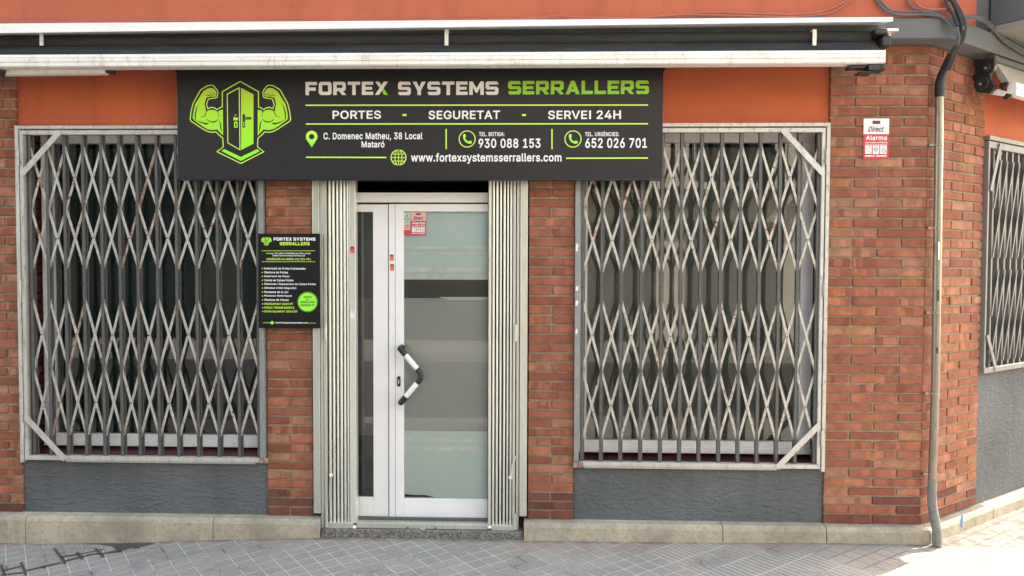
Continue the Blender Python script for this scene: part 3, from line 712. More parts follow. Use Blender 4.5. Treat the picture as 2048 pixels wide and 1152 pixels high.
for p in (83, 893, 1629):
    q = MB(); za, zb2 = Z(64, -.235, p), Z(91, -.235, p); x = X(p, -.235, 78)
    q.box(x-.011, x+.011, -.237, -.233, zb2, za+.015); q.tube([(x, -.2375, zb2+.012), (x, -.241, zb2+.012)], .004, 8)
    q.box(x-.011, x+.011, -.2325, -.13, za+.01, za+.015); q.build('bracket', MT['awning_white'], T, bevel=.001)
# wall mount, elbow under the bar, clamp plate
q = MB(); a = at(1740, 74, -.2); b = at(1788, 64, -.2)
q.box(a.x, b.x-.06, -.26, -.127, a.z-.002, a.z+.03); q.box(a.x+.05, b.x-.03, -.24, -.13, a.z-.06, a.z-.0025)
q.build('wall_mount', MT['black'], T, bevel=.008)
q = MB(); q.box(b.x-.10, b.x, -.255, -.14, b.z-.012, b.z+.004); q.tube([(b.x-.03, -.2, b.z-.0125), (b.x-.03, -.2, b.z-.035)], .012, 10); q.build('clamp_plate', MT['galv_bright'], T, bevel=.003)
q = MB(); a = at(1697, 133, -.26); b = at(1768, 142, -.26)
q.box(a.x+.10, b.x, -.285, -.20, b.z, a.z+.004); q.box(a.x+.06, b.x-.06, -.27, -.19, b.z-.012, b.z-.0005); q.tube([(b.x-.02, -.2855, b.z+.012), (b.x-.02, -.292, b.z+.012)], .009, 10); q.box(a.x, a.x+.09, -.27, -.21, a.z-.012, a.z+.003)
q.build('arm_elbow', MT['black'], T, bevel=.006)
q = MB(); q.bar(at(-160, 146, -.2), at(214, 141, -.2), .046, .05, mi=0); q.build('folding_arm', MT['awning_white'], T, bevel=.006)
q = MB(); q.bar(at(214.5, 141, -.2), at(229, 141, -.2), .040, .05); q.build('arm_joint', MT['black'], T, bevel=.01)
q = MB(); q.bar(at(-12, 138, -.235), at(8, 148, -.235), .05, .04); q.build('arm_elbow', MT['black'], T, bevel=.01)

# side-street awning
T = thing('awning', W(.4, .15, 2.7), 'retracted white awning on the side street with its black bracket on the brick corner', 'awning')
def SP(px, py, n):
    d = _f + _r2*((px-1024)/FPX) + _u2*((576-py)/FPX); o = CAM
    t = (SN.dot(SC+SN*n-o))/SN.dot(d); P = o+d*t; return ((P-SC).dot(SD), P.z)
def PS(px, py, s_):
    d = _f + _r2*((px-1024)/FPX) + _u2*((576-py)/FPX)
    return CAM+d*((SC+SD*s_-CAM).dot(SD)/d.dot(SD))
ZP = lambda a, b, s_: PS(1848+a/5.235, b/5.235, s_)
bp_ = [(520, 622), (735, 600), (742, 680), (727, 742), (690, 772), (700, 830), (745, 900), (690, 975), (560, 966), (535, 940), (530, 862), (500, 826), (505, 790), (531, 772), (535, 712), (505, 682)]
q = MB(); q.prism([ZP(a, b, .46) for a, b in bp_], (0, 0, 0), SD*.035); q.build('wall_bracket', MT['black'], T, bevel=.005)
q = MB(); q.tube([ZP(610, 880, .4595), ZP(610, 880, .4595)-SD*.02], .042, 20); q.tube([ZP(655, 715, .4595), ZP(655, 715, .4595)-SD*.015], .026, 16); q.build('pivot_boss', MT['black'], T, bevel=.004)
for a, b, l_ in ((608, 885, .021), (662, 716, .016)):
    q = MB(); c = ZP(a, b, .4595); q.tube([c-SD*l_, c-SD*(l_+.006)], .008, 10); q.build('bolt', MT['galv_dull'], T)
q = MB(); sec = [(.085, 2.925), (.13, 2.912), (.205, 2.777), (.165, 2.768)]
q.prism([W(.535, n, z) for n, z in sec], (0, 0, 0), SD*1.465); q.build('cloth_housing', MT['housing'], T, bevel=.003)
q = MB(); q.tube([W(.50, .115, 2.938), W(2.0, .115, 2.938)], .024, 12); q.build('roll_tube', MT['grey_dark'], T, smooth=True)
q = MB(); q.box(.515, 2.0, -.20, -.25, 2.694, 2.768, 0, W); q.box(.516, 2.0, -.2505, -.254, 2.72, 2.745, 0, W); q.build('front_bar', MT['awning_white'], T, bevel=.004)
q = MB(); q.prism([ZP(a, b, .50) for a, b in ((688, 986), (770, 930), (865, 960), (825, 1006))], (0, 0, 0), SD*.03); q.build('folding_arm', MT['awning_clean'], T, bevel=.003)
q = MB(); q.prism([ZP(a, b, .495) for a, b in ((775, 905), (800, 866), (865, 855), (878, 880), (825, 948))], (0, 0, 0), SD*.02); q.prism([ZP(a, b, .51) for a, b in ((818, 1006), (850, 972), (922, 990), (862, 1045), (820, 1035))], (0, 0, 0), SD*.03); q.build('arm_joint', MT['black'], T, bevel=.004)

# ---------------------------------------------------------------- pipe with cables
yp = -.012
T = thing('downpipe', (X(1872, yp), yp, .0), 'dull metal cable pipe up the brick corner with black taped top and bent foot', 'pipe')
pc = lambda px, py, y=yp: at(px, py, y)
q = MB(); q.tube([pc(1879, 188), pc(1875, 480), pc(1871, 760), pc(1864.5, 958)], .0235, 18); q.build('pipe', MT['pipe_metal'], T, smooth=True)
q = MB(); q.tube([pc(1871, 760), pc(1871, 762)], .025, 18); q.tube([pc(1875.3, 457), pc(1875.3, 460)], .025, 18); q.build('joint_ring', MT['pipe_metal'], T, smooth=True)
q = MB(); q.tube([pc(1864.5, 957), pc(1863.5, 985, -.014), pc(1864.5, 1012, -.022), pc(1870, 1040, -.055), pc(1874, 1062, -.075), pc(1874, 1091, -.078)], [.0245, .0255, .026, .0265, .0265, .026], 16); q.build('bent_foot', MT['pipe_dull'], T, smooth=True)
for py in (290, 456, 625, 787, 948):
    q = MB(); c = pc(1879-(py-188)*.0185, py); q.tube([c+Vector((0, 0, -.007)), c+Vector((0, 0, .007))], .0265, 16); q.box(c.x-.055, c.x-.025, c.y-.004, c.y+.016, c.z-.007, c.z+.007); q.build('clamp', MT['pipe_metal'], T, bevel=.0015)
for (pa, pb, mt) in ((484, 520, 'sticker_white'), (580, 602, 'black'), (694, 706, 'tape')):
    q = MB(); pcx = 1879-((pa+pb)/2-188)*.0185; c0 = pc(pcx, pb); c1 = pc(pcx, pa)
    n_ = 6; r_ = .0243
    for i in range(n_):
        a0, a1 = R(-100+i*14), R(-100+(i+1)*14)
        q.poly([c0+Vector((r_*math.cos(a0), r_*math.sin(a0), 0)), c0+Vector((r_*math.cos(a1), r_*math.sin(a1), 0)), c1+Vector((r_*math.cos(a1), r_*math.sin(a1), 0)), c1+Vector((r_*math.cos(a0), r_*math.sin(a0), 0))])
    q.build('worn_sticker', MT[mt], T)
q = MB(); q.tube([pc(1879, 194), pc(1879.5, 168), pc(1883, 152), pc(1893, 128, -.05), pc(1902, 108, -.085)], [.027, .0275, .024, .021, .018], 14); q.build('tape_wrap', MT['tape'], T, smooth=True)
def smoothpts(P, n=6):
    out = []
    for i in range(len(P)-1):
        p0, p1, p2, p3 = P[max(i-1, 0)], P[i], P[i+1], P[min(i+2, len(P)-1)]
        for k in range(n):
            t = k/n; out.append(.5*((2*p1)+(-p0+p2)*t+(2*p0-5*p1+4*p2-p3)*t*t+(-p0+3*p1-3*p2+p3)*t**3))
    return out+[P[-1]]
CG = 'cables fixed along the wall above the awning'
def cable(pts, r, mat, label, g=CG):
    P = smoothpts([at(a, b, y) for a, b, y in pts]); q = MB(); q.tube(P, r, 8)
    return tag(q.build('cable', MT[mat], smooth=True), label, 'cable', g)
yu = -.135
cable([(1893, 140, -.08), (1908, 100, -.15), (1921, 80, -.17), (1924, 55, -.165), (1916, 25, -.15), (1903, -6, -.14)], .014, 'cable_black', 'thick black cable running down from above into the taped pipe top')
cable([(1898, 140, -.085), (1915, 98, -.155), (1928, 74, -.18), (1929, 45, -.17), (1914, 12, -.15), (1890, -8, -.14)], .010, 'cable_black', 'second black cable hugging the thick cable above the pipe')
cable([(1905, 118, -.11), (1918, 78, -.19), (1912, 56, -.175), (1890, 36, -.14), (1850, 29, -.14), (1820, 30, -.14), (1790, 28, -.14), (1766, 16, -.135), (1750, -6, -.13)], .007, 'cable_grey', 'grey cable looping from the wall over the beam to the pipe bundle')
cable([(1901, 118, -.10), (1913, 82, -.18), (1905, 58, -.165), (1880, 31, -.14), (1850, 24, -.14), (1800, 23, -.14), (1780, 20, -.135), (1762, 4, -.13), (1756, -8, -.13)], .006, 'cable_grey', 'upper grey cable looping over the beam beside the other one')
cable([(1896, 22, -.14), (1870, 22, -.135), (1840, 20, -.13), (1820, 12, -.13), (1812, -6, -.13)], .006, 'cable_grey', 'short grey cable curling down the orange wall near the corner')
cable([(1893, 18, -.145), (1860, 18, -.135), (1838, 12, -.13), (1826, -6, -.13)], .005, 'cable_orange', 'short painted cable curling beside the short grey one')
cable([(1890, -4, -.14), (1896, 14, -.15), (1907, 30, -.16), (1915, 52, -.185)], .010, 'cable_black', 'short black cable dropping from the top edge into the bundle')
cable([(1912, -6, -.13), (1916, 20, -.135), (1922, 34, -.15), (1927, 60, -.18)], .006, 'cable_orange', 'thin orange cable behind the black bundle at the corner')
for k, (dy, lab) in enumerate(((0, 'upper thick grey cable sagging along the side street beam'), (7, 'lower thick grey cable sagging along the side street beam'))):
    P = [at(1926, 33+dy*.3, -.15), at(1950, 33+dy*.5, -.10)]+[W(SP(a, b+dy*.8, .145)[0], .145, SP(a, b+dy*.8, .145)[1]) for a, b in ((1968, 38), (1985, 52), (2000, 70), (2014, 82), (2048, 103), (2100, 130))]
    q = MB(); q.tube(smoothpts(P), .009, 8); tag(q.build('cable', MT['cable_grey'], smooth=True), lab, 'cable', CG)
P = [W(SP(a, b, .14)[0], .14, SP(a, b, .14)[1]) for a, b in ((1990, 64), (2010, 72), (2030, 82), (2060, 98))]
q = MB(); q.tube(smoothpts(P), .006, 8); tag(q.build('cable', MT['cable_grey'], smooth=True), 'thin grey cable above the pair on the side street beam', 'cable', CG)
cable([(-60, 46, yu), (60, 44, yu), (200, 45.5, yu), (330, 41.5, yu), (420, 44, yu), (500, 43, yu), (640, 44, yu), (800, 42.5, yu), (900, 40, yu), (1010, 40, yu), (1060, 36, yu), (1110, 32.5, yu), (1180, 35, yu), (1260, 37.5, yu), (1330, 32, yu), (1420, 25, yu), (1500, 27, yu), (1580, 29, yu), (1630, 26, yu), (1670, 14, yu), (1705, -6, yu)], .0055, 'cable_orange', 'long orange-painted cable lying along the top of the awning hood')
cable([(880, 44, yu), (1000, 42, yu), (1100, 36, yu), (1180, 38.5, yu), (1260, 39, yu), (1340, 30, yu), (1420, 30, yu), (1500, 32, yu), (1580, 34, yu), (1640, 29, yu), (1672, 20, yu), (1712, -6, yu)], .005, 'cable_orange', 'second painted cable under the long one, rising to the top edge')
cable([(1080, 39, yu), (1180, 40, yu), (1300, 37.5, yu), (1400, 34.5, yu), (1520, 36, yu), (1650, 33, yu)], .0035, 'cable_grey', 'thin dark cable tucked against the right half of the awning hood')

# ---------------------------------------------------------------- lettering tools
def ribbon(m, pts, wd, closed=False, mi=0):
    """flat stroke in the x-z plane, pts are Vectors sharing y"""
    n = len(pts); Lp = []; Rp = []
    for i in range(n):
        p = pts[i]; a = pts[i-1] if (i or closed) else None; b = pts[(i+1) % n] if (i < n-1 or closed) else None
        d1 = (p-a).normalized() if a is not None else None; d2 = (b-p).normalized() if b is not None else None
        d1 = d1 or d2; d2 = d2 or d1
        n1 = Vector((-d1.z, 0, d1.x)); n2 = Vector((-d2.z, 0, d2.x)); nn = (n1+n2)
        nn = nn.normalized() if nn.length > 1e-6 else n1; k = 1/max(.45, nn.dot(n1))
        Lp.append(p+nn*wd/2*k); Rp.append(p-nn*wd/2*k)
    for i in range(n if closed else n-1):
        j = (i+1) % n; m.poly([Lp[i], Rp[i], Rp[j], Lp[j]], mi)
def fill(m, loops, y, mi=0):
    """filled 2-D shape with holes (loops of (x,z))"""
    cu = bpy.data.curves.new('shape', 'CURVE'); cu.dimensions = '2D'; cu.fill_mode = 'BOTH'
    for lp in loops:
        s = cu.splines.new('POLY'); s.points.add(len(lp)-1)
        for p, (a, b) in zip(s.points, lp): p.co = (a, b, 0, 1)
        s.use_cyclic_u = True
    o = bpy.data.objects.new('shape', cu); COL.objects.link(o)
    me = meshify(o); 
    b = len(m.v); m.v += [Vector((v.co.x, y, v.co.y)) for v in me.vertices]
    for p in me.polygons: m.f.append(tuple(b+i for i in p.vertices)); m.m.append(mi)
    bpy.data.objects.remove(o); bpy.data.curves.remove(cu); bpy.data.meshes.remove(me)
def meshify(o):
    bpy.context.view_layer.update(); dg = bpy.context.evaluated_depsgraph_get()
    return bpy.data.meshes.new_from_object(o.evaluated_get(dg))
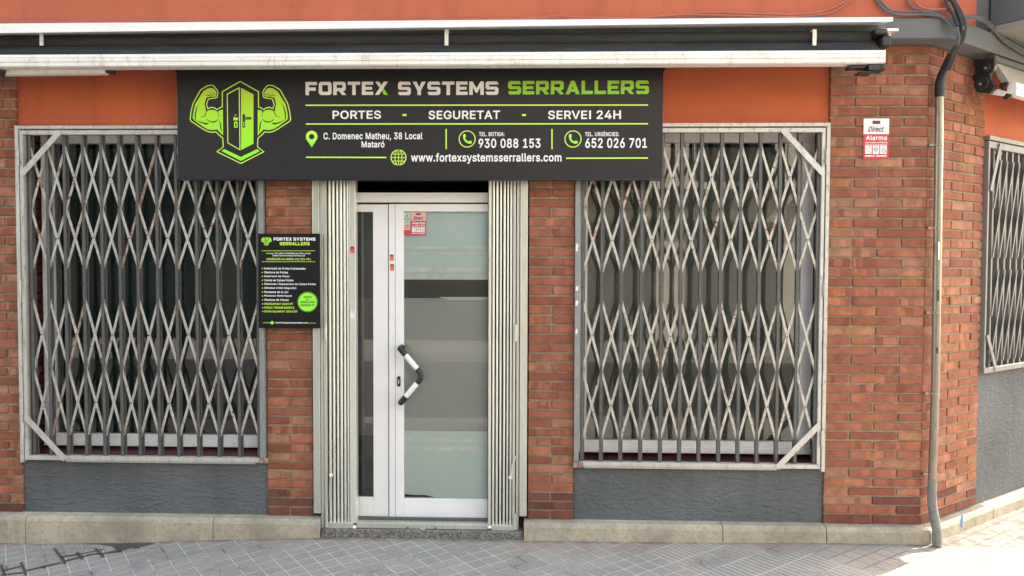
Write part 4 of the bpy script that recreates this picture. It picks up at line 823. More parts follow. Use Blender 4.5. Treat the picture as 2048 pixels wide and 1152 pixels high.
# sans-serif letter outlines: advance width and closed loops (x, y, x, y ...) in thousandths of an em
GLYPHS = {",":[198,[[146,88,134,90,68,90,56,86,51,79,19,-119,23,-131,32,-137,86,-138,98,-132,102,-125,156,67,154,79]]],".":[198,[[159,56,147,80,128,97,116,102,98,106,80,104,62,96,49,86,40,74,32,56,32,26,40,8,50,-5,62,-14,80,-22,110,-22,128,-15,142,-4,151,8,160,38]]],"/":[259,[[242,551,176,552,164,546,159,536,-4,-70,-4,-82,2,-91,8,-94,74,-95,86,-88,89,-82,254,530,252,542]]],"0":[463,[[228,535,186,530,150,519,120,500,90,471,71,443,54,407,39,359,31,311,29,257,31,203,39,149,54,101,67,71,90,36,120,8,150,-10,186,-22,228,-26,264,-22,300,-11,336,10,366,40,384,67,399,101,414,149,422,197,424,251,422,305,414,359,399,407,386,437,366,467,336,498,306,518,270,530],[228,441,246,438,264,431,288,409,300,389,312,359,319,329,325,257,319,179,303,125,289,101,264,78,246,71,228,69,210,70,191,77,174,90,162,104,154,119,141,149,134,179,128,251,134,329,141,359,154,389,174,419,190,431,204,437]]],"1":[463,[[400,-17,406,-12,410,0,410,54,406,67,394,74,304,74,298,74,295,78,294,516,290,522,280,528,202,528,190,526,71,438,67,426,67,360,70,348,76,342,82,339,94,341,190,411,192,408,193,78,190,74,184,74,76,74,64,70,58,61,57,54,58,-6,64,-15,76,-19,388,-19]]],"2":[463,[[52,-15,64,-19,388,-19,400,-15,406,-8,408,0,408,60,401,72,394,75,202,76,197,78,310,198,350,246,368,270,378,288,389,312,394,330,400,372,398,402,388,432,376,456,358,480,340,497,316,513,286,526,256,532,226,535,196,532,166,526,136,514,111,498,88,477,69,450,58,426,49,396,47,360,52,349,58,345,124,343,136,345,144,354,150,390,162,414,184,432,208,439,226,441,250,437,275,426,286,416,295,402,299,390,301,372,299,354,294,336,267,294,46,54,45,0,46,-6]]],"3":[463,[[62,526,55,521,51,509,51,449,56,439,62,435,74,433,242,433,247,431,140,307,138,299,138,245,145,233,152,230,224,227,248,223,269,215,290,199,300,185,309,161,310,143,309,131,304,113,297,101,284,88,254,74,218,69,188,72,158,84,140,101,131,119,124,143,116,150,38,150,29,143,25,131,29,101,39,71,54,47,75,23,98,7,122,-6,152,-17,188,-24,218,-26,254,-24,284,-17,320,-4,344,12,368,32,386,56,398,78,409,113,412,143,410,173,401,203,390,227,368,257,344,277,320,291,284,305,272,306,265,311,387,449,391,461,390,515,386,522,374,528,74,528]]],"4":[463,[[316,527,244,528,232,520,24,168,21,156,21,102,28,90,34,87,262,85,264,-6,268,-13,280,-19,340,-19,352,-17,358,-12,362,0,362,84,364,86,418,87,425,90,432,102,432,162,428,174,418,181,370,182,364,183,362,186,362,318,358,330,352,335,340,337,280,337,267,330,263,318,262,184,256,182,148,182,143,186,327,498,329,504,329,516,325,522]]],"5":[463,[[372,527,96,528,84,524,78,515,48,257,50,245,60,235,126,227,138,230,162,246,186,254,216,258,240,255,264,246,287,227,298,209,307,179,309,161,307,143,303,125,293,107,278,89,264,79,252,74,234,70,216,69,198,72,180,78,168,86,149,107,138,140,126,149,60,149,46,143,41,131,44,101,53,77,65,53,90,23,108,8,132,-6,162,-18,186,-23,216,-26,252,-23,288,-15,319,-1,344,17,363,35,384,65,399,95,406,125,410,161,405,209,388,257,374,281,358,299,324,326,300,339,276,347,228,353,192,349,162,339,159,341,168,431,174,433,366,433,378,437,385,449,385,509,381,521]]],"6":[463,[[328,527,250,528,237,521,96,311,76,275,54,221,46,185,47,131,55,95,67,65,84,41,106,17,132,-1,166,-16,190,-22,220,-26,256,-24,292,-15,316,-4,346,17,365,35,385,65,398,95,405,125,408,155,406,191,388,245,373,269,351,293,322,313,298,323,268,331,225,335,340,503,340,515,334,524],[226,67,196,73,171,89,157,107,149,125,144,155,145,173,149,191,154,203,166,221,180,233,196,241,226,246,244,244,256,241,271,233,286,220,304,191,308,155,304,125,292,101,282,89,256,73]]],"7":[463,[[92,-18,164,-19,176,-15,182,-8,409,444,410,510,405,522,398,527,62,528,50,524,44,516,43,450,49,438,56,434,292,432,79,6,80,-8,86,-15]]],"8":[463,[[226,535,196,533,166,526,138,515,118,504,90,479,75,461,62,437,54,407,51,383,55,347,62,323,76,299,94,277,105,269,71,239,51,209,34,161,33,137,35,107,46,75,62,47,77,29,98,11,130,-7,160,-18,190,-24,226,-26,262,-24,292,-18,323,-7,354,11,375,29,390,47,409,77,417,107,420,137,414,179,404,203,381,239,346,269,358,278,376,299,390,323,397,347,401,383,398,407,390,437,376,461,358,484,316,514,284,527,256,533],[136,125,136,155,140,167,151,185,164,197,178,206,208,215,244,215,262,211,280,203,295,191,305,179,312,167,317,149,318,137,313,113,302,95,276,77,244,69,208,69,172,79,154,91,146,101],[296,401,300,377,298,359,294,347,280,328,256,313,226,309,196,313,184,319,170,329,161,341,155,353,152,377,157,401,167,419,184,431,196,436,226,441,256,436,280,424,290,413]]],"9":[463,[[124,-18,202,-19,215,-12,357,198,377,234,399,288,408,342,406,378,398,414,387,438,368,468,346,491,320,510,292,524,262,531,226,535,190,531,158,522,136,512,112,496,88,474,68,444,54,414,47,384,45,354,47,318,54,288,67,258,82,235,106,212,130,196,154,185,184,178,227,174,112,6,112,-6,118,-15],[208,439,244,439,274,426,282,420,295,402,304,384,306,372,306,330,304,318,295,300,286,288,272,276,244,264,226,262,214,263,196,267,184,273,166,289,158,300,149,318,147,330,144,348,146,366,154,396,166,413,178,425,196,436]]],":":[198,[[159,56,147,80,128,97,116,102,98,106,80,104,62,96,49,86,40,74,32,56,32,26,40,8,50,-5,62,-14,80,-22,110,-22,128,-15,142,-4,151,8,160,38],[152,284,160,314,159,332,146,356,128,372,116,377,98,381,80,379,56,367,41,350,32,332,32,302,39,284,50,270,62,261,80,253,110,253,135,266]]],"A":[490,[[280,528,196,527,187,522,183,516,-2,6,-2,-6,4,-15,10,-18,88,-19,100,-12,147,120,154,123,328,123,334,114,377,-6,382,-14,394,-19,466,-19,478,-12,481,-6,481,6,294,516,290,522],[238,388,295,222,292,218,190,218,183,222]]],"B":[466,[[48,524,41,510,41,0,45,-12,54,-18,60,-19,282,-17,324,-9,354,2,378,16,401,36,418,60,429,84,435,108,437,132,434,168,428,192,420,210,404,234,390,249,368,264,366,270,382,282,402,308,411,330,415,348,417,372,415,402,409,426,396,454,382,474,362,492,342,505,312,518,282,525,240,528,60,528],[144,210,150,212,246,212,282,207,300,199,318,184,332,162,336,138,334,120,329,108,318,95,306,87,276,79,240,76,150,76,144,78],[144,306,144,432,234,433,264,431,288,423,300,415,309,402,315,384,316,360,307,336,288,318,270,309,240,304,150,304]]],"C":[520,[[370,513,322,528,268,535,220,530,178,519,136,497,106,474,78,443,53,401,35,359,26,311,21,251,24,203,36,149,53,107,79,65,106,35,136,12,178,-10,220,-22,268,-26,322,-20,364,-7,394,9,434,41,454,65,477,107,491,155,491,167,487,173,478,178,472,179,406,179,394,173,380,137,364,113,334,88,322,82,292,74,268,72,238,75,214,82,196,91,175,107,160,125,145,149,131,185,125,215,122,257,125,293,132,329,144,359,155,377,172,399,196,417,214,426,238,434,268,437,298,434,322,427,346,412,365,395,381,371,390,341,400,331,472,329,478,330,487,335,492,347,486,377,475,407,454,444,435,467,415,485]]],"D":[512,[[48,524,41,510,41,0,45,-12,54,-18,60,-19,216,-19,270,-16,318,-5,360,14,396,39,426,72,450,111,466,150,476,198,481,252,477,312,465,360,450,399,431,432,396,471,360,496,318,514,276,524,228,528,60,528],[144,432,222,433,252,430,282,423,312,410,330,397,347,378,361,354,372,324,378,288,378,222,372,186,361,156,347,132,330,113,306,96,282,86,252,79,210,76,150,76,144,78]]],"E":[429,[[384,-17,390,-12,394,0,394,60,390,68,384,74,372,76,150,76,144,78,144,210,354,210,360,211,369,216,373,222,374,234,374,288,368,300,360,304,144,306,144,432,378,434,385,438,391,450,390,516,384,524,372,528,60,528,48,524,41,510,41,0,45,-12,54,-18,60,-19,372,-19]]],"F":[420,[[54,-18,126,-19,138,-14,143,-6,144,198,150,202,348,202,360,208,364,216,365,282,360,291,354,295,342,297,150,297,144,300,144,432,366,433,378,435,386,444,388,456,388,510,384,520,378,526,366,528,60,528,48,524,42,516,41,0,45,-12]]],"G":[530,[[262,535,220,531,172,517,142,502,112,479,77,443,52,401,35,359,26,311,21,251,24,203,36,149,52,107,76,69,100,41,136,11,178,-10,220,-22,268,-26,310,-23,346,-15,382,0,418,24,447,53,468,83,482,113,494,155,497,197,497,257,492,269,478,275,286,275,274,273,268,267,264,257,264,197,268,188,280,180,394,179,389,155,378,131,354,101,337,89,316,79,292,74,244,74,220,80,196,91,172,111,145,149,132,179,125,215,122,257,125,293,131,323,141,353,159,383,174,401,190,413,214,427,238,434,268,437,292,435,323,425,352,405,371,383,391,341,400,332,412,330,478,330,487,335,493,347,486,377,478,401,466,425,448,451,413,485,394,499,346,522,298,532]]],"H":[527,[[468,524,456,528,390,528,378,522,374,516,373,312,366,308,150,308,144,312,143,516,138,523,126,528,60,528,46,522,41,510,41,0,42,-6,48,-15,60,-19,126,-19,138,-14,143,-6,144,210,150,213,372,212,374,-6,378,-13,390,-19,456,-19,463,-18,472,-12,476,0,476,510,474,517]]],"I":[310,[[277,526,265,528,31,528,19,524,13,516,12,450,18,438,31,433,97,433,99,426,99,78,97,76,31,76,19,72,14,66,12,54,12,0,16,-12,25,-18,271,-19,283,-13,287,-6,288,60,283,70,271,76,205,76,202,84,202,426,205,433,271,433,283,439,288,450,288,510,283,522]]],"L":[403,[[54,527,46,522,41,510,41,0,45,-12,54,-18,60,-19,360,-19,372,-15,378,-8,380,0,380,60,373,72,366,75,150,76,144,78,144,510,139,522,126,528]]],"M":[638,[[582,522,570,528,480,528,468,526,462,522,336,198,318,146,312,144,293,198,168,519,162,525,150,528,60,528,46,522,41,510,41,0,42,-6,48,-15,60,-19,126,-19,137,-12,140,-6,141,294,144,307,268,-6,276,-16,288,-19,342,-19,348,-18,357,-12,480,302,485,288,486,-6,492,-15,504,-19,570,-19,582,-13,587,0,587,504,586,516]]],"N":[533,[[474,524,462,528,396,528,385,522,381,516,380,168,378,163,150,522,144,526,132,528,60,528,46,522,41,510,41,0,42,-6,48,-15,60,-19,126,-19,138,-14,143,-6,144,351,147,342,186,280,372,-12,378,-17,390,-19,462,-19,469,-18,478,-12,482,0,482,510,480,517]]],"O":[543,[[268,535,220,530,178,519,136,497,106,474,78,443,53,401,36,359,26,311,21,257,25,203,36,149,56,101,76,70,101,41,137,11,178,-10,220,-22,268,-26,310,-22,352,-11,394,9,430,37,454,65,478,102,498,149,508,197,512,251,509,305,497,359,481,401,455,443,429,473,388,503,352,520,316,530],[268,437,310,430,335,419,358,402,375,383,390,359,401,329,409,293,411,257,409,215,403,185,392,155,374,125,358,106,340,93,321,83,292,75,268,72,244,74,214,82,191,95,175,107,159,125,142,153,132,179,125,215,122,251,125,293,131,323,142,355,158,383,175,401,196,418,238,433]]],"P":[455,[[54,-18,126,-19,138,-14,143,-6,144,162,150,167,270,169,312,178,342,191,370,210,390,231,408,258,419,288,425,318,428,348,426,378,419,408,407,438,390,463,367,486,342,503,306,518,276,525,234,528,60,528,48,524,42,516,41,0,45,-12],[144,432,252,432,282,424,300,414,317,390,324,366,325,348,322,318,314,300,306,288,288,273,252,263,150,261,144,264]]],"R":[459,[[48,524,41,510,41,0,45,-12,54,-18,60,-19,126,-19,138,-14,144,0,144,174,150,179,228,179,234,179,238,174,335,-6,342,-15,354,-19,426,-19,438,-16,446,-6,446,6,342,198,366,216,386,234,404,258,418,288,426,318,428,354,426,384,420,410,406,444,390,468,366,490,342,506,312,518,276,525,234,528,60,528],[144,432,258,432,288,423,300,415,317,396,325,366,325,336,318,312,312,302,300,290,288,284,258,275,150,274,144,276]]],"S":[457,[[224,535,188,532,158,525,134,517,104,501,80,482,60,459,43,429,37,405,33,375,37,339,48,309,55,297,74,274,104,252,134,237,176,222,278,191,308,175,318,165,324,153,326,135,322,117,304,93,278,77,242,69,206,69,170,78,146,93,131,111,120,147,110,155,32,155,22,147,19,135,25,99,34,75,47,51,67,27,89,9,122,-9,152,-20,188,-26,224,-28,260,-26,302,-17,337,-3,358,9,380,26,400,51,417,81,425,111,427,141,425,165,412,207,389,237,368,255,350,266,314,283,212,313,176,326,153,339,138,357,134,375,136,387,140,399,152,416,170,428,188,435,224,440,254,436,272,431,290,422,308,405,314,393,320,369,332,360,404,359,412,363,418,369,420,381,417,405,407,435,393,459,373,483,350,501,320,517,266,531]]],"T":[459,[[260,-19,272,-12,276,0,277,432,416,433,428,437,434,444,436,450,435,516,428,524,416,528,26,527,18,522,13,510,13,450,20,437,32,433,172,432,174,426,175,-6,178,-12,188,-18]]],"U":[527,[[468,524,456,528,390,528,378,521,375,514,374,178,369,142,361,124,353,112,324,86,306,78,288,73,258,71,234,72,216,77,198,84,182,94,169,106,161,118,146,154,143,184,142,514,138,522,126,528,60,528,52,526,45,520,41,508,41,172,44,136,54,101,69,70,90,41,117,16,144,-1,180,-16,216,-24,258,-27,300,-25,336,-16,378,2,402,18,426,39,449,70,465,106,473,136,476,172,476,508,474,517]]],"V":[490,[[2,522,-2,515,-2,503,186,-6,190,-13,202,-19,286,-17,293,-12,298,-1,479,498,482,510,481,516,472,526,460,528,394,528,382,523,377,516,244,129,238,128,217,192,100,519,94,525,82,528,16,528]]],"a":[399,[[348,-15,354,-9,356,3,356,255,354,279,349,303,340,327,329,345,312,365,282,385,258,394,210,403,174,402,150,399,108,386,84,374,51,345,34,321,22,291,24,283,30,276,102,255,114,261,129,285,150,301,180,311,210,311,228,306,246,294,254,279,257,255,252,250,246,248,174,239,120,229,102,224,66,208,41,189,27,171,18,153,11,111,15,75,20,57,33,33,48,14,84,-11,132,-26,162,-28,204,-22,222,-17,258,3,260,-9,264,-14,276,-19,336,-19],[256,159,256,129,248,105,240,93,216,74,192,66,156,65,132,72,115,87,112,99,113,117,120,129,132,137,162,147,252,161]]],"b":[434,[[45,526,38,520,34,508,34,4,36,-8,41,-15,53,-19,113,-19,125,-14,129,-8,131,10,149,-5,166,-14,185,-22,203,-26,227,-27,263,-25,293,-16,323,0,350,22,369,46,384,70,398,106,407,148,409,190,406,232,399,268,388,298,371,329,347,358,323,377,293,392,263,401,227,403,203,402,161,389,137,372,133,376,133,382,133,508,129,520,122,526,113,528,53,528],[221,66,203,68,185,74,173,81,159,94,145,118,136,142,132,190,133,214,137,238,143,256,152,274,167,292,185,304,203,309,221,311,239,309,254,304,269,295,281,283,297,256,303,238,308,214,309,190,304,142,298,124,281,95,268,82,251,71]]],"c":[406,[[298,-6,329,16,346,31,357,46,368,64,380,94,382,106,379,112,373,118,364,121,310,135,298,135,290,130,286,124,272,94,250,75,232,69,208,65,172,72,156,82,143,94,126,124,120,148,115,184,121,232,128,256,143,280,160,297,184,308,208,311,226,309,244,304,256,297,268,286,280,268,288,250,297,244,304,243,373,262,381,274,374,298,363,322,340,352,316,371,280,390,262,396,226,403,172,401,136,391,106,375,82,356,61,334,38,298,27,268,18,226,15,184,18,148,24,118,37,82,57,46,78,22,106,1,136,-14,172,-24,208,-27,262,-20]]],"d":[434,[[382,525,370,528,310,528,303,526,296,520,292,508,292,370,262,390,238,398,220,402,196,403,160,400,130,391,106,379,82,361,58,334,37,298,24,262,18,232,15,190,17,148,24,112,38,76,58,42,76,21,100,1,129,-14,160,-24,196,-27,220,-26,244,-20,258,-14,292,9,298,-11,310,-19,376,-19,385,-14,389,-8,391,4,391,508,388,519],[208,66,184,68,172,72,156,82,143,94,134,106,121,142,115,190,121,238,127,256,136,274,154,293,170,304,184,309,202,311,220,309,238,305,256,293,268,281,284,250,291,214,293,190,287,142,274,106,262,90,250,79,226,69]]],"e":[414,[[172,401,136,392,106,376,82,358,58,331,40,302,25,262,18,226,15,184,18,142,25,112,37,82,53,52,78,22,106,1,137,-14,172,-24,214,-27,262,-22,292,-13,310,-3,346,23,364,45,375,64,384,88,382,100,370,109,304,124,292,118,279,94,256,74,226,66,190,68,164,76,147,88,126,118,118,148,124,150,376,151,383,154,390,166,389,226,384,256,376,286,362,316,346,339,315,370,292,384,250,399,208,403],[285,244,280,240,124,240,120,244,126,262,148,290,172,305,202,311,220,310,238,305,256,295,273,274,280,262]]],"f":[264,[[78,-19,144,-19,156,-13,160,-6,161,306,168,308,234,309,245,318,247,330,247,378,243,390,236,396,228,398,168,398,162,400,162,432,166,444,174,451,198,455,228,449,242,456,262,522,257,534,240,542,204,549,168,548,132,538,113,528,91,510,71,480,63,456,62,402,60,399,0,397,-6,394,-12,384,-13,324,-6,312,6,308,60,308,62,306,62,0,66,-12]]],"g":[435,[[382,395,370,398,310,398,303,395,297,389,292,370,262,390,238,398,220,402,196,403,160,400,130,391,100,376,76,356,58,335,40,305,25,269,18,233,15,191,17,155,24,119,37,83,58,51,78,29,103,11,130,-2,160,-11,196,-14,220,-13,238,-9,262,0,292,17,290,-25,280,-49,268,-61,256,-68,232,-76,190,-77,160,-70,142,-58,112,-26,106,-23,94,-23,40,-54,34,-61,32,-67,32,-73,41,-91,58,-113,89,-139,124,-156,154,-165,208,-170,238,-168,268,-163,298,-154,328,-137,346,-123,364,-103,378,-79,389,-43,391,-7,391,377,388,389],[202,311,220,310,238,305,256,294,268,281,282,257,288,239,293,197,289,149,283,131,274,113,262,98,244,86,226,80,208,78,172,83,154,93,142,105,129,125,122,143,115,191,122,239,128,257,142,282,154,294,172,305]]],"h":[420,[[47,527,39,522,34,510,34,0,38,-12,47,-18,53,-19,113,-19,125,-15,131,-8,133,0,133,228,137,258,144,276,161,294,185,307,209,310,233,306,245,301,255,294,269,276,274,258,277,234,278,-6,281,-12,293,-19,365,-17,372,-12,376,0,376,240,373,276,369,300,358,330,342,354,323,373,299,388,257,402,227,403,197,401,167,392,137,374,133,378,133,384,133,510,131,517,125,524,119,527]]],"i":[177,[[144,468,144,498,137,513,125,527,101,540,83,543,53,535,32,516,24,498,22,480,29,456,45,438,65,426,95,425,113,431,135,450],[119,397,53,398,41,394,35,384,34,0,38,-12,47,-18,119,-18,129,-12,132,-6,133,378,129,390]]],"l":[199,[[53,528,41,524,35,515,34,508,34,88,37,52,46,28,58,10,83,-10,107,-18,137,-21,155,-21,185,-16,196,-8,200,4,186,64,180,70,173,73,143,71,137,74,133,88,132,514,125,524,119,527]]],"m":[620,[[572,-12,576,0,576,252,573,288,568,312,558,336,542,360,521,378,503,390,479,399,437,405,413,404,371,391,340,372,323,356,317,355,299,376,280,390,245,402,215,405,185,401,161,392,131,372,130,384,127,390,120,396,113,398,53,398,45,396,38,390,34,378,34,0,35,-6,41,-15,53,-19,113,-19,125,-15,132,-6,135,258,143,280,155,295,179,308,197,311,215,309,233,302,248,288,253,276,255,258,255,0,257,-8,263,-15,275,-19,335,-19,347,-15,353,-6,355,258,363,282,377,298,395,308,419,311,437,309,458,300,468,288,475,270,477,252,478,-6,485,-15,497,-19,557,-19,563,-18]]],"n":[420,[[371,-13,376,0,376,240,374,270,369,300,360,324,341,354,323,372,305,385,257,402,227,403,197,401,167,392,131,372,130,384,127,390,119,397,53,398,41,394,35,385,34,378,34,0,38,-12,47,-18,53,-19,113,-19,125,-15,131,-8,133,0,133,228,137,258,144,276,161,294,185,307,209,310,233,306,245,301,255,294,269,276,274,258,277,234,278,-6,281,-12,293,-19,359,-19]]],"o":[425,[[244,401,208,403,172,401,136,391,106,375,82,356,56,328,38,298,27,268,19,232,15,190,18,148,28,106,39,76,53,52,78,22,106,1,136,-14,172,-24,208,-27,244,-25,278,-14,310,1,336,22,358,46,378,82,390,112,398,148,400,184,398,226,391,262,377,298,359,328,334,356,310,375,280,390],[208,65,172,72,156,82,143,94,126,124,120,148,115,184,118,214,126,250,143,280,154,292,172,304,190,310,208,311,226,309,244,304,261,292,273,280,287,256,295,232,300,190,299,166,295,142,286,118,274,97,259,82,244,73]]],"p":[434,[[47,-161,119,-161,125,-158,131,-151,133,-143,133,-5,133,1,137,5,167,-14,185,-22,203,-26,233,-27,269,-23,293,-16,317,-3,347,19,371,48,388,79,399,109,407,151,409,187,407,229,400,265,387,301,370,331,350,355,328,373,296,391,263,401,227,403,203,402,161,389,131,367,130,385,127,391,113,398,47,397,41,394,35,385,34,-143,38,-155],[221,311,239,309,257,303,269,295,281,283,296,259,304,235,309,187,308,163,303,139,297,121,281,95,269,83,254,73,239,68,221,66,203,68,185,74,161,91,143,121,137,139,133,163,132,187,136,235,144,259,154,277,171,295,185,304,203,309]]],"q":[434,[[382,-159,388,-153,391,-143,390,385,387,391,376,398,310,398,298,391,292,368,262,390,244,397,220,402,166,401,130,391,100,376,75,355,56,331,40,305,24,265,18,229,15,193,17,151,25,109,37,79,57,43,76,21,99,1,130,-15,158,-23,196,-27,220,-26,238,-22,262,-12,292,7,293,-149,298,-157,310,-162,370,-162],[184,309,208,311,226,308,238,304,256,293,271,277,281,259,291,217,293,187,291,163,286,139,275,109,263,91,250,79,238,72,220,67,184,68,166,75,145,91,136,104,128,121,117,163,115,187,117,211,121,235,128,259,136,273,154,293,172,305]]],"r":[269,[[47,-18,119,-18,125,-15,131,-8,133,0,133,234,136,258,148,282,173,300,209,307,245,303,257,309,262,324,262,384,258,396,251,401,215,404,185,401,161,393,137,379,131,378,130,384,125,393,113,398,47,397,41,394,35,385,34,0,38,-12]]],"s":[375,[[240,397,210,402,162,402,132,396,108,388,84,375,66,361,48,340,36,316,30,298,28,274,32,244,42,217,60,193,84,176,108,163,228,130,244,118,248,106,247,94,243,88,230,76,204,66,180,64,150,69,132,78,119,94,109,118,102,124,90,126,30,112,24,109,18,100,18,88,24,64,36,42,48,25,63,10,84,-4,108,-16,150,-25,180,-27,210,-26,246,-19,270,-10,288,0,310,16,326,34,342,62,348,82,350,106,346,136,337,160,318,186,298,202,270,216,156,247,138,257,129,268,130,286,138,298,156,308,186,314,210,311,228,303,240,290,252,267,264,258,330,272,340,280,343,292,335,316,326,334,313,352,282,379]]],"t":[237,[[222,-15,228,-10,232,2,219,62,215,68,204,73,168,69,151,74,146,86,145,104,145,302,150,308,204,308,218,314,223,326,222,386,218,392,210,397,150,398,145,404,144,476,138,486,126,490,60,489,50,482,47,476,46,404,42,398,0,397,-8,392,-13,380,-13,326,-8,314,6,308,42,308,46,302,46,92,51,56,60,32,78,8,104,-10,132,-19,168,-23,198,-21]]],"u":[420,[[41,394,35,385,34,379,35,109,41,79,50,55,68,25,83,9,107,-6,131,-17,155,-22,185,-24,215,-21,245,-12,275,8,283,-11,293,-18,359,-19,371,-13,376,1,376,379,372,391,359,398,293,398,281,391,278,385,277,157,273,121,260,97,250,85,227,73,203,69,179,72,161,80,143,99,135,121,133,379,131,387,125,394,113,398,53,398]]],"v":[399,[[2,390,-1,384,-1,372,148,-12,161,-19,233,-18,239,-14,244,-6,389,372,389,384,386,390,379,396,371,398,305,398,297,396,290,390,197,135,191,138,99,390,92,396,83,398,17,398,9,396]]],"w":[577,[[560,390,553,396,545,398,479,398,472,396,465,390,401,165,395,162,331,390,324,396,317,398,251,398,244,396,237,390,234,384,173,161,167,163,102,390,95,396,89,398,23,398,11,394,5,384,5,372,123,-12,131,-18,143,-19,203,-19,214,-12,281,219,287,219,353,-12,359,-17,371,-19,431,-19,443,-13,449,0,563,372,563,384]]],"x":[389,[[9,-15,21,-19,99,-17,110,-6,162,72,189,117,268,-6,279,-17,357,-19,364,-18,373,-12,377,0,373,12,248,192,369,371,370,384,363,394,351,398,285,398,273,396,267,390,218,318,195,279,189,275,111,394,99,398,27,398,15,392,11,384,11,372,130,198,130,192,6,12,2,0,3,-6]]],"y":[399,[[41,-157,83,-164,107,-163,131,-159,149,-152,173,-137,190,-121,203,-103,223,-61,388,371,390,383,381,395,371,398,305,398,295,395,289,389,197,135,191,138,100,389,94,395,83,398,17,398,7,395,1,389,-2,383,0,371,143,-1,128,-43,113,-64,101,-70,59,-67,47,-73,42,-85,28,-139,32,-151]]],"·":[206,[[163,244,154,274,142,289,118,303,100,306,76,302,64,297,52,287,41,274,33,244,40,214,53,196,70,184,100,177,130,185,143,196,156,214]]],"Ç":[520,[[226,-165,298,-163,319,-158,334,-150,353,-134,364,-110,367,-86,365,-68,358,-50,346,-34,323,-20,364,-7,388,5,412,22,433,40,453,64,474,100,485,130,492,160,488,172,478,178,412,179,400,177,390,166,385,148,373,124,352,101,322,82,298,75,268,72,238,75,215,82,196,91,172,111,156,130,142,154,131,184,125,214,122,250,125,292,131,322,142,355,158,382,173,400,196,417,214,426,244,435,280,436,310,431,334,421,364,396,381,370,391,340,400,331,472,329,484,333,490,340,492,352,475,406,451,448,430,472,408,490,370,513,340,524,292,533,268,535,226,531,184,521,142,501,106,474,77,442,52,400,35,358,25,304,21,256,25,196,37,148,53,106,75,70,106,35,142,8,178,-10,220,-22,226,-25,221,-68,227,-80,238,-85,281,-86,274,-89,226,-91,213,-98,209,-110,210,-152,214,-159]]],"È":[429,[[384,-17,390,-12,394,0,394,60,390,68,384,74,372,76,150,76,144,78,144,210,354,210,360,211,369,216,373,222,374,234,374,288,368,300,360,304,144,306,144,432,378,434,385,438,391,450,390,516,384,524,372,528,60,528,48,524,41,510,41,0,45,-12,54,-18,60,-19,372,-19],[114,672,109,660,113,648,180,545,192,539,240,539,252,541,259,546,262,552,262,564,210,672,198,678,132,678,120,676]]],"Ï":[310,[[277,526,265,528,31,528,19,524,13,516,12,450,18,438,31,433,97,433,99,426,99,78,97,76,31,76,19,72,14,66,12,54,12,0,16,-12,25,-18,271,-19,283,-13,287,-6,288,60,283,70,271,76,205,76,202,84,202,426,205,433,271,433,283,439,288,450,288,510,283,522],[26,642,20,624,19,612,22,594,32,576,49,560,73,554,91,554,109,562,130,582,138,612,136,630,121,654,109,663,79,672,61,669,43,660],[193,665,175,648,165,630,163,612,164,600,172,582,188,564,205,556,223,553,235,554,253,562,271,579,280,600,281,618,273,642,259,659,235,670,217,671]]],"à":[399,[[348,-15,354,-9,356,3,356,255,354,279,349,303,340,327,329,345,312,365,282,385,258,394,210,403,174,402,150,399,108,386,84,374,51,345,34,321,22,291,24,283,30,276,102,255,114,261,129,285,150,301,180,311,210,311,228,306,246,294,254,279,257,255,252,250,246,248,174,239,120,229,102,224,66,208,41,189,27,171,18,153,11,111,15,75,20,57,33,33,48,14,84,-11,132,-26,162,-28,204,-22,222,-17,258,3,260,-9,264,-14,276,-19,336,-19],[84,540,80,531,83,519,150,417,162,410,198,409,216,409,230,417,233,423,233,435,185,537,180,544,168,548,102,548,90,546],[256,159,256,129,248,105,240,93,216,74,192,66,156,65,132,72,115,87,112,99,113,117,120,129,132,137,162,147,252,161]]],"í":[177,[[119,397,53,398,41,394,35,384,34,0,38,-12,47,-18,119,-18,129,-12,132,-6,133,378,129,390],[46,414,59,410,107,410,119,414,191,522,191,534,188,540,181,546,173,548,101,548,89,541,40,438,38,426]]],"ó":[425,[[244,401,208,403,172,401,136,391,106,375,82,356,56,328,38,298,27,268,19,232,15,190,18,148,28,106,39,76,53,52,78,22,106,1,136,-14,172,-24,208,-27,244,-25,278,-14,310,1,336,22,358,46,378,82,390,112,398,148,400,184,398,226,391,262,377,298,359,328,334,356,310,375,280,390],[208,65,172,72,156,82,143,94,126,124,120,148,115,184,118,214,126,250,143,280,154,292,172,304,190,310,208,311,226,309,244,304,261,292,273,280,287,256,295,232,300,190,299,166,295,142,286,118,274,97,259,82,244,73],[310,543,298,548,226,548,217,544,211,538,163,436,163,424,166,417,172,412,184,410,232,410,244,415,314,520,316,532]]],"’":[187,[[160,526,148,528,82,528,70,524,64,516,33,318,37,306,46,300,100,299,112,305,116,312,169,504,169,516]]]}
GLYPHS['I'] = [230, [[60, -18, 170, -18, 170, 527, 60, 527]]]
_dot = [v for a in range(0, 360, 30) for v in (50*math.cos(R(a)), 50*math.sin(R(a)))]
GLYPHS['Ï'] = [230, [GLYPHS['I'][1][0], [v+(45, 610)[i % 2] for i, v in enumerate(_dot)], [v+(185, 610)[i % 2] for i, v in enumerate(_dot)]]]
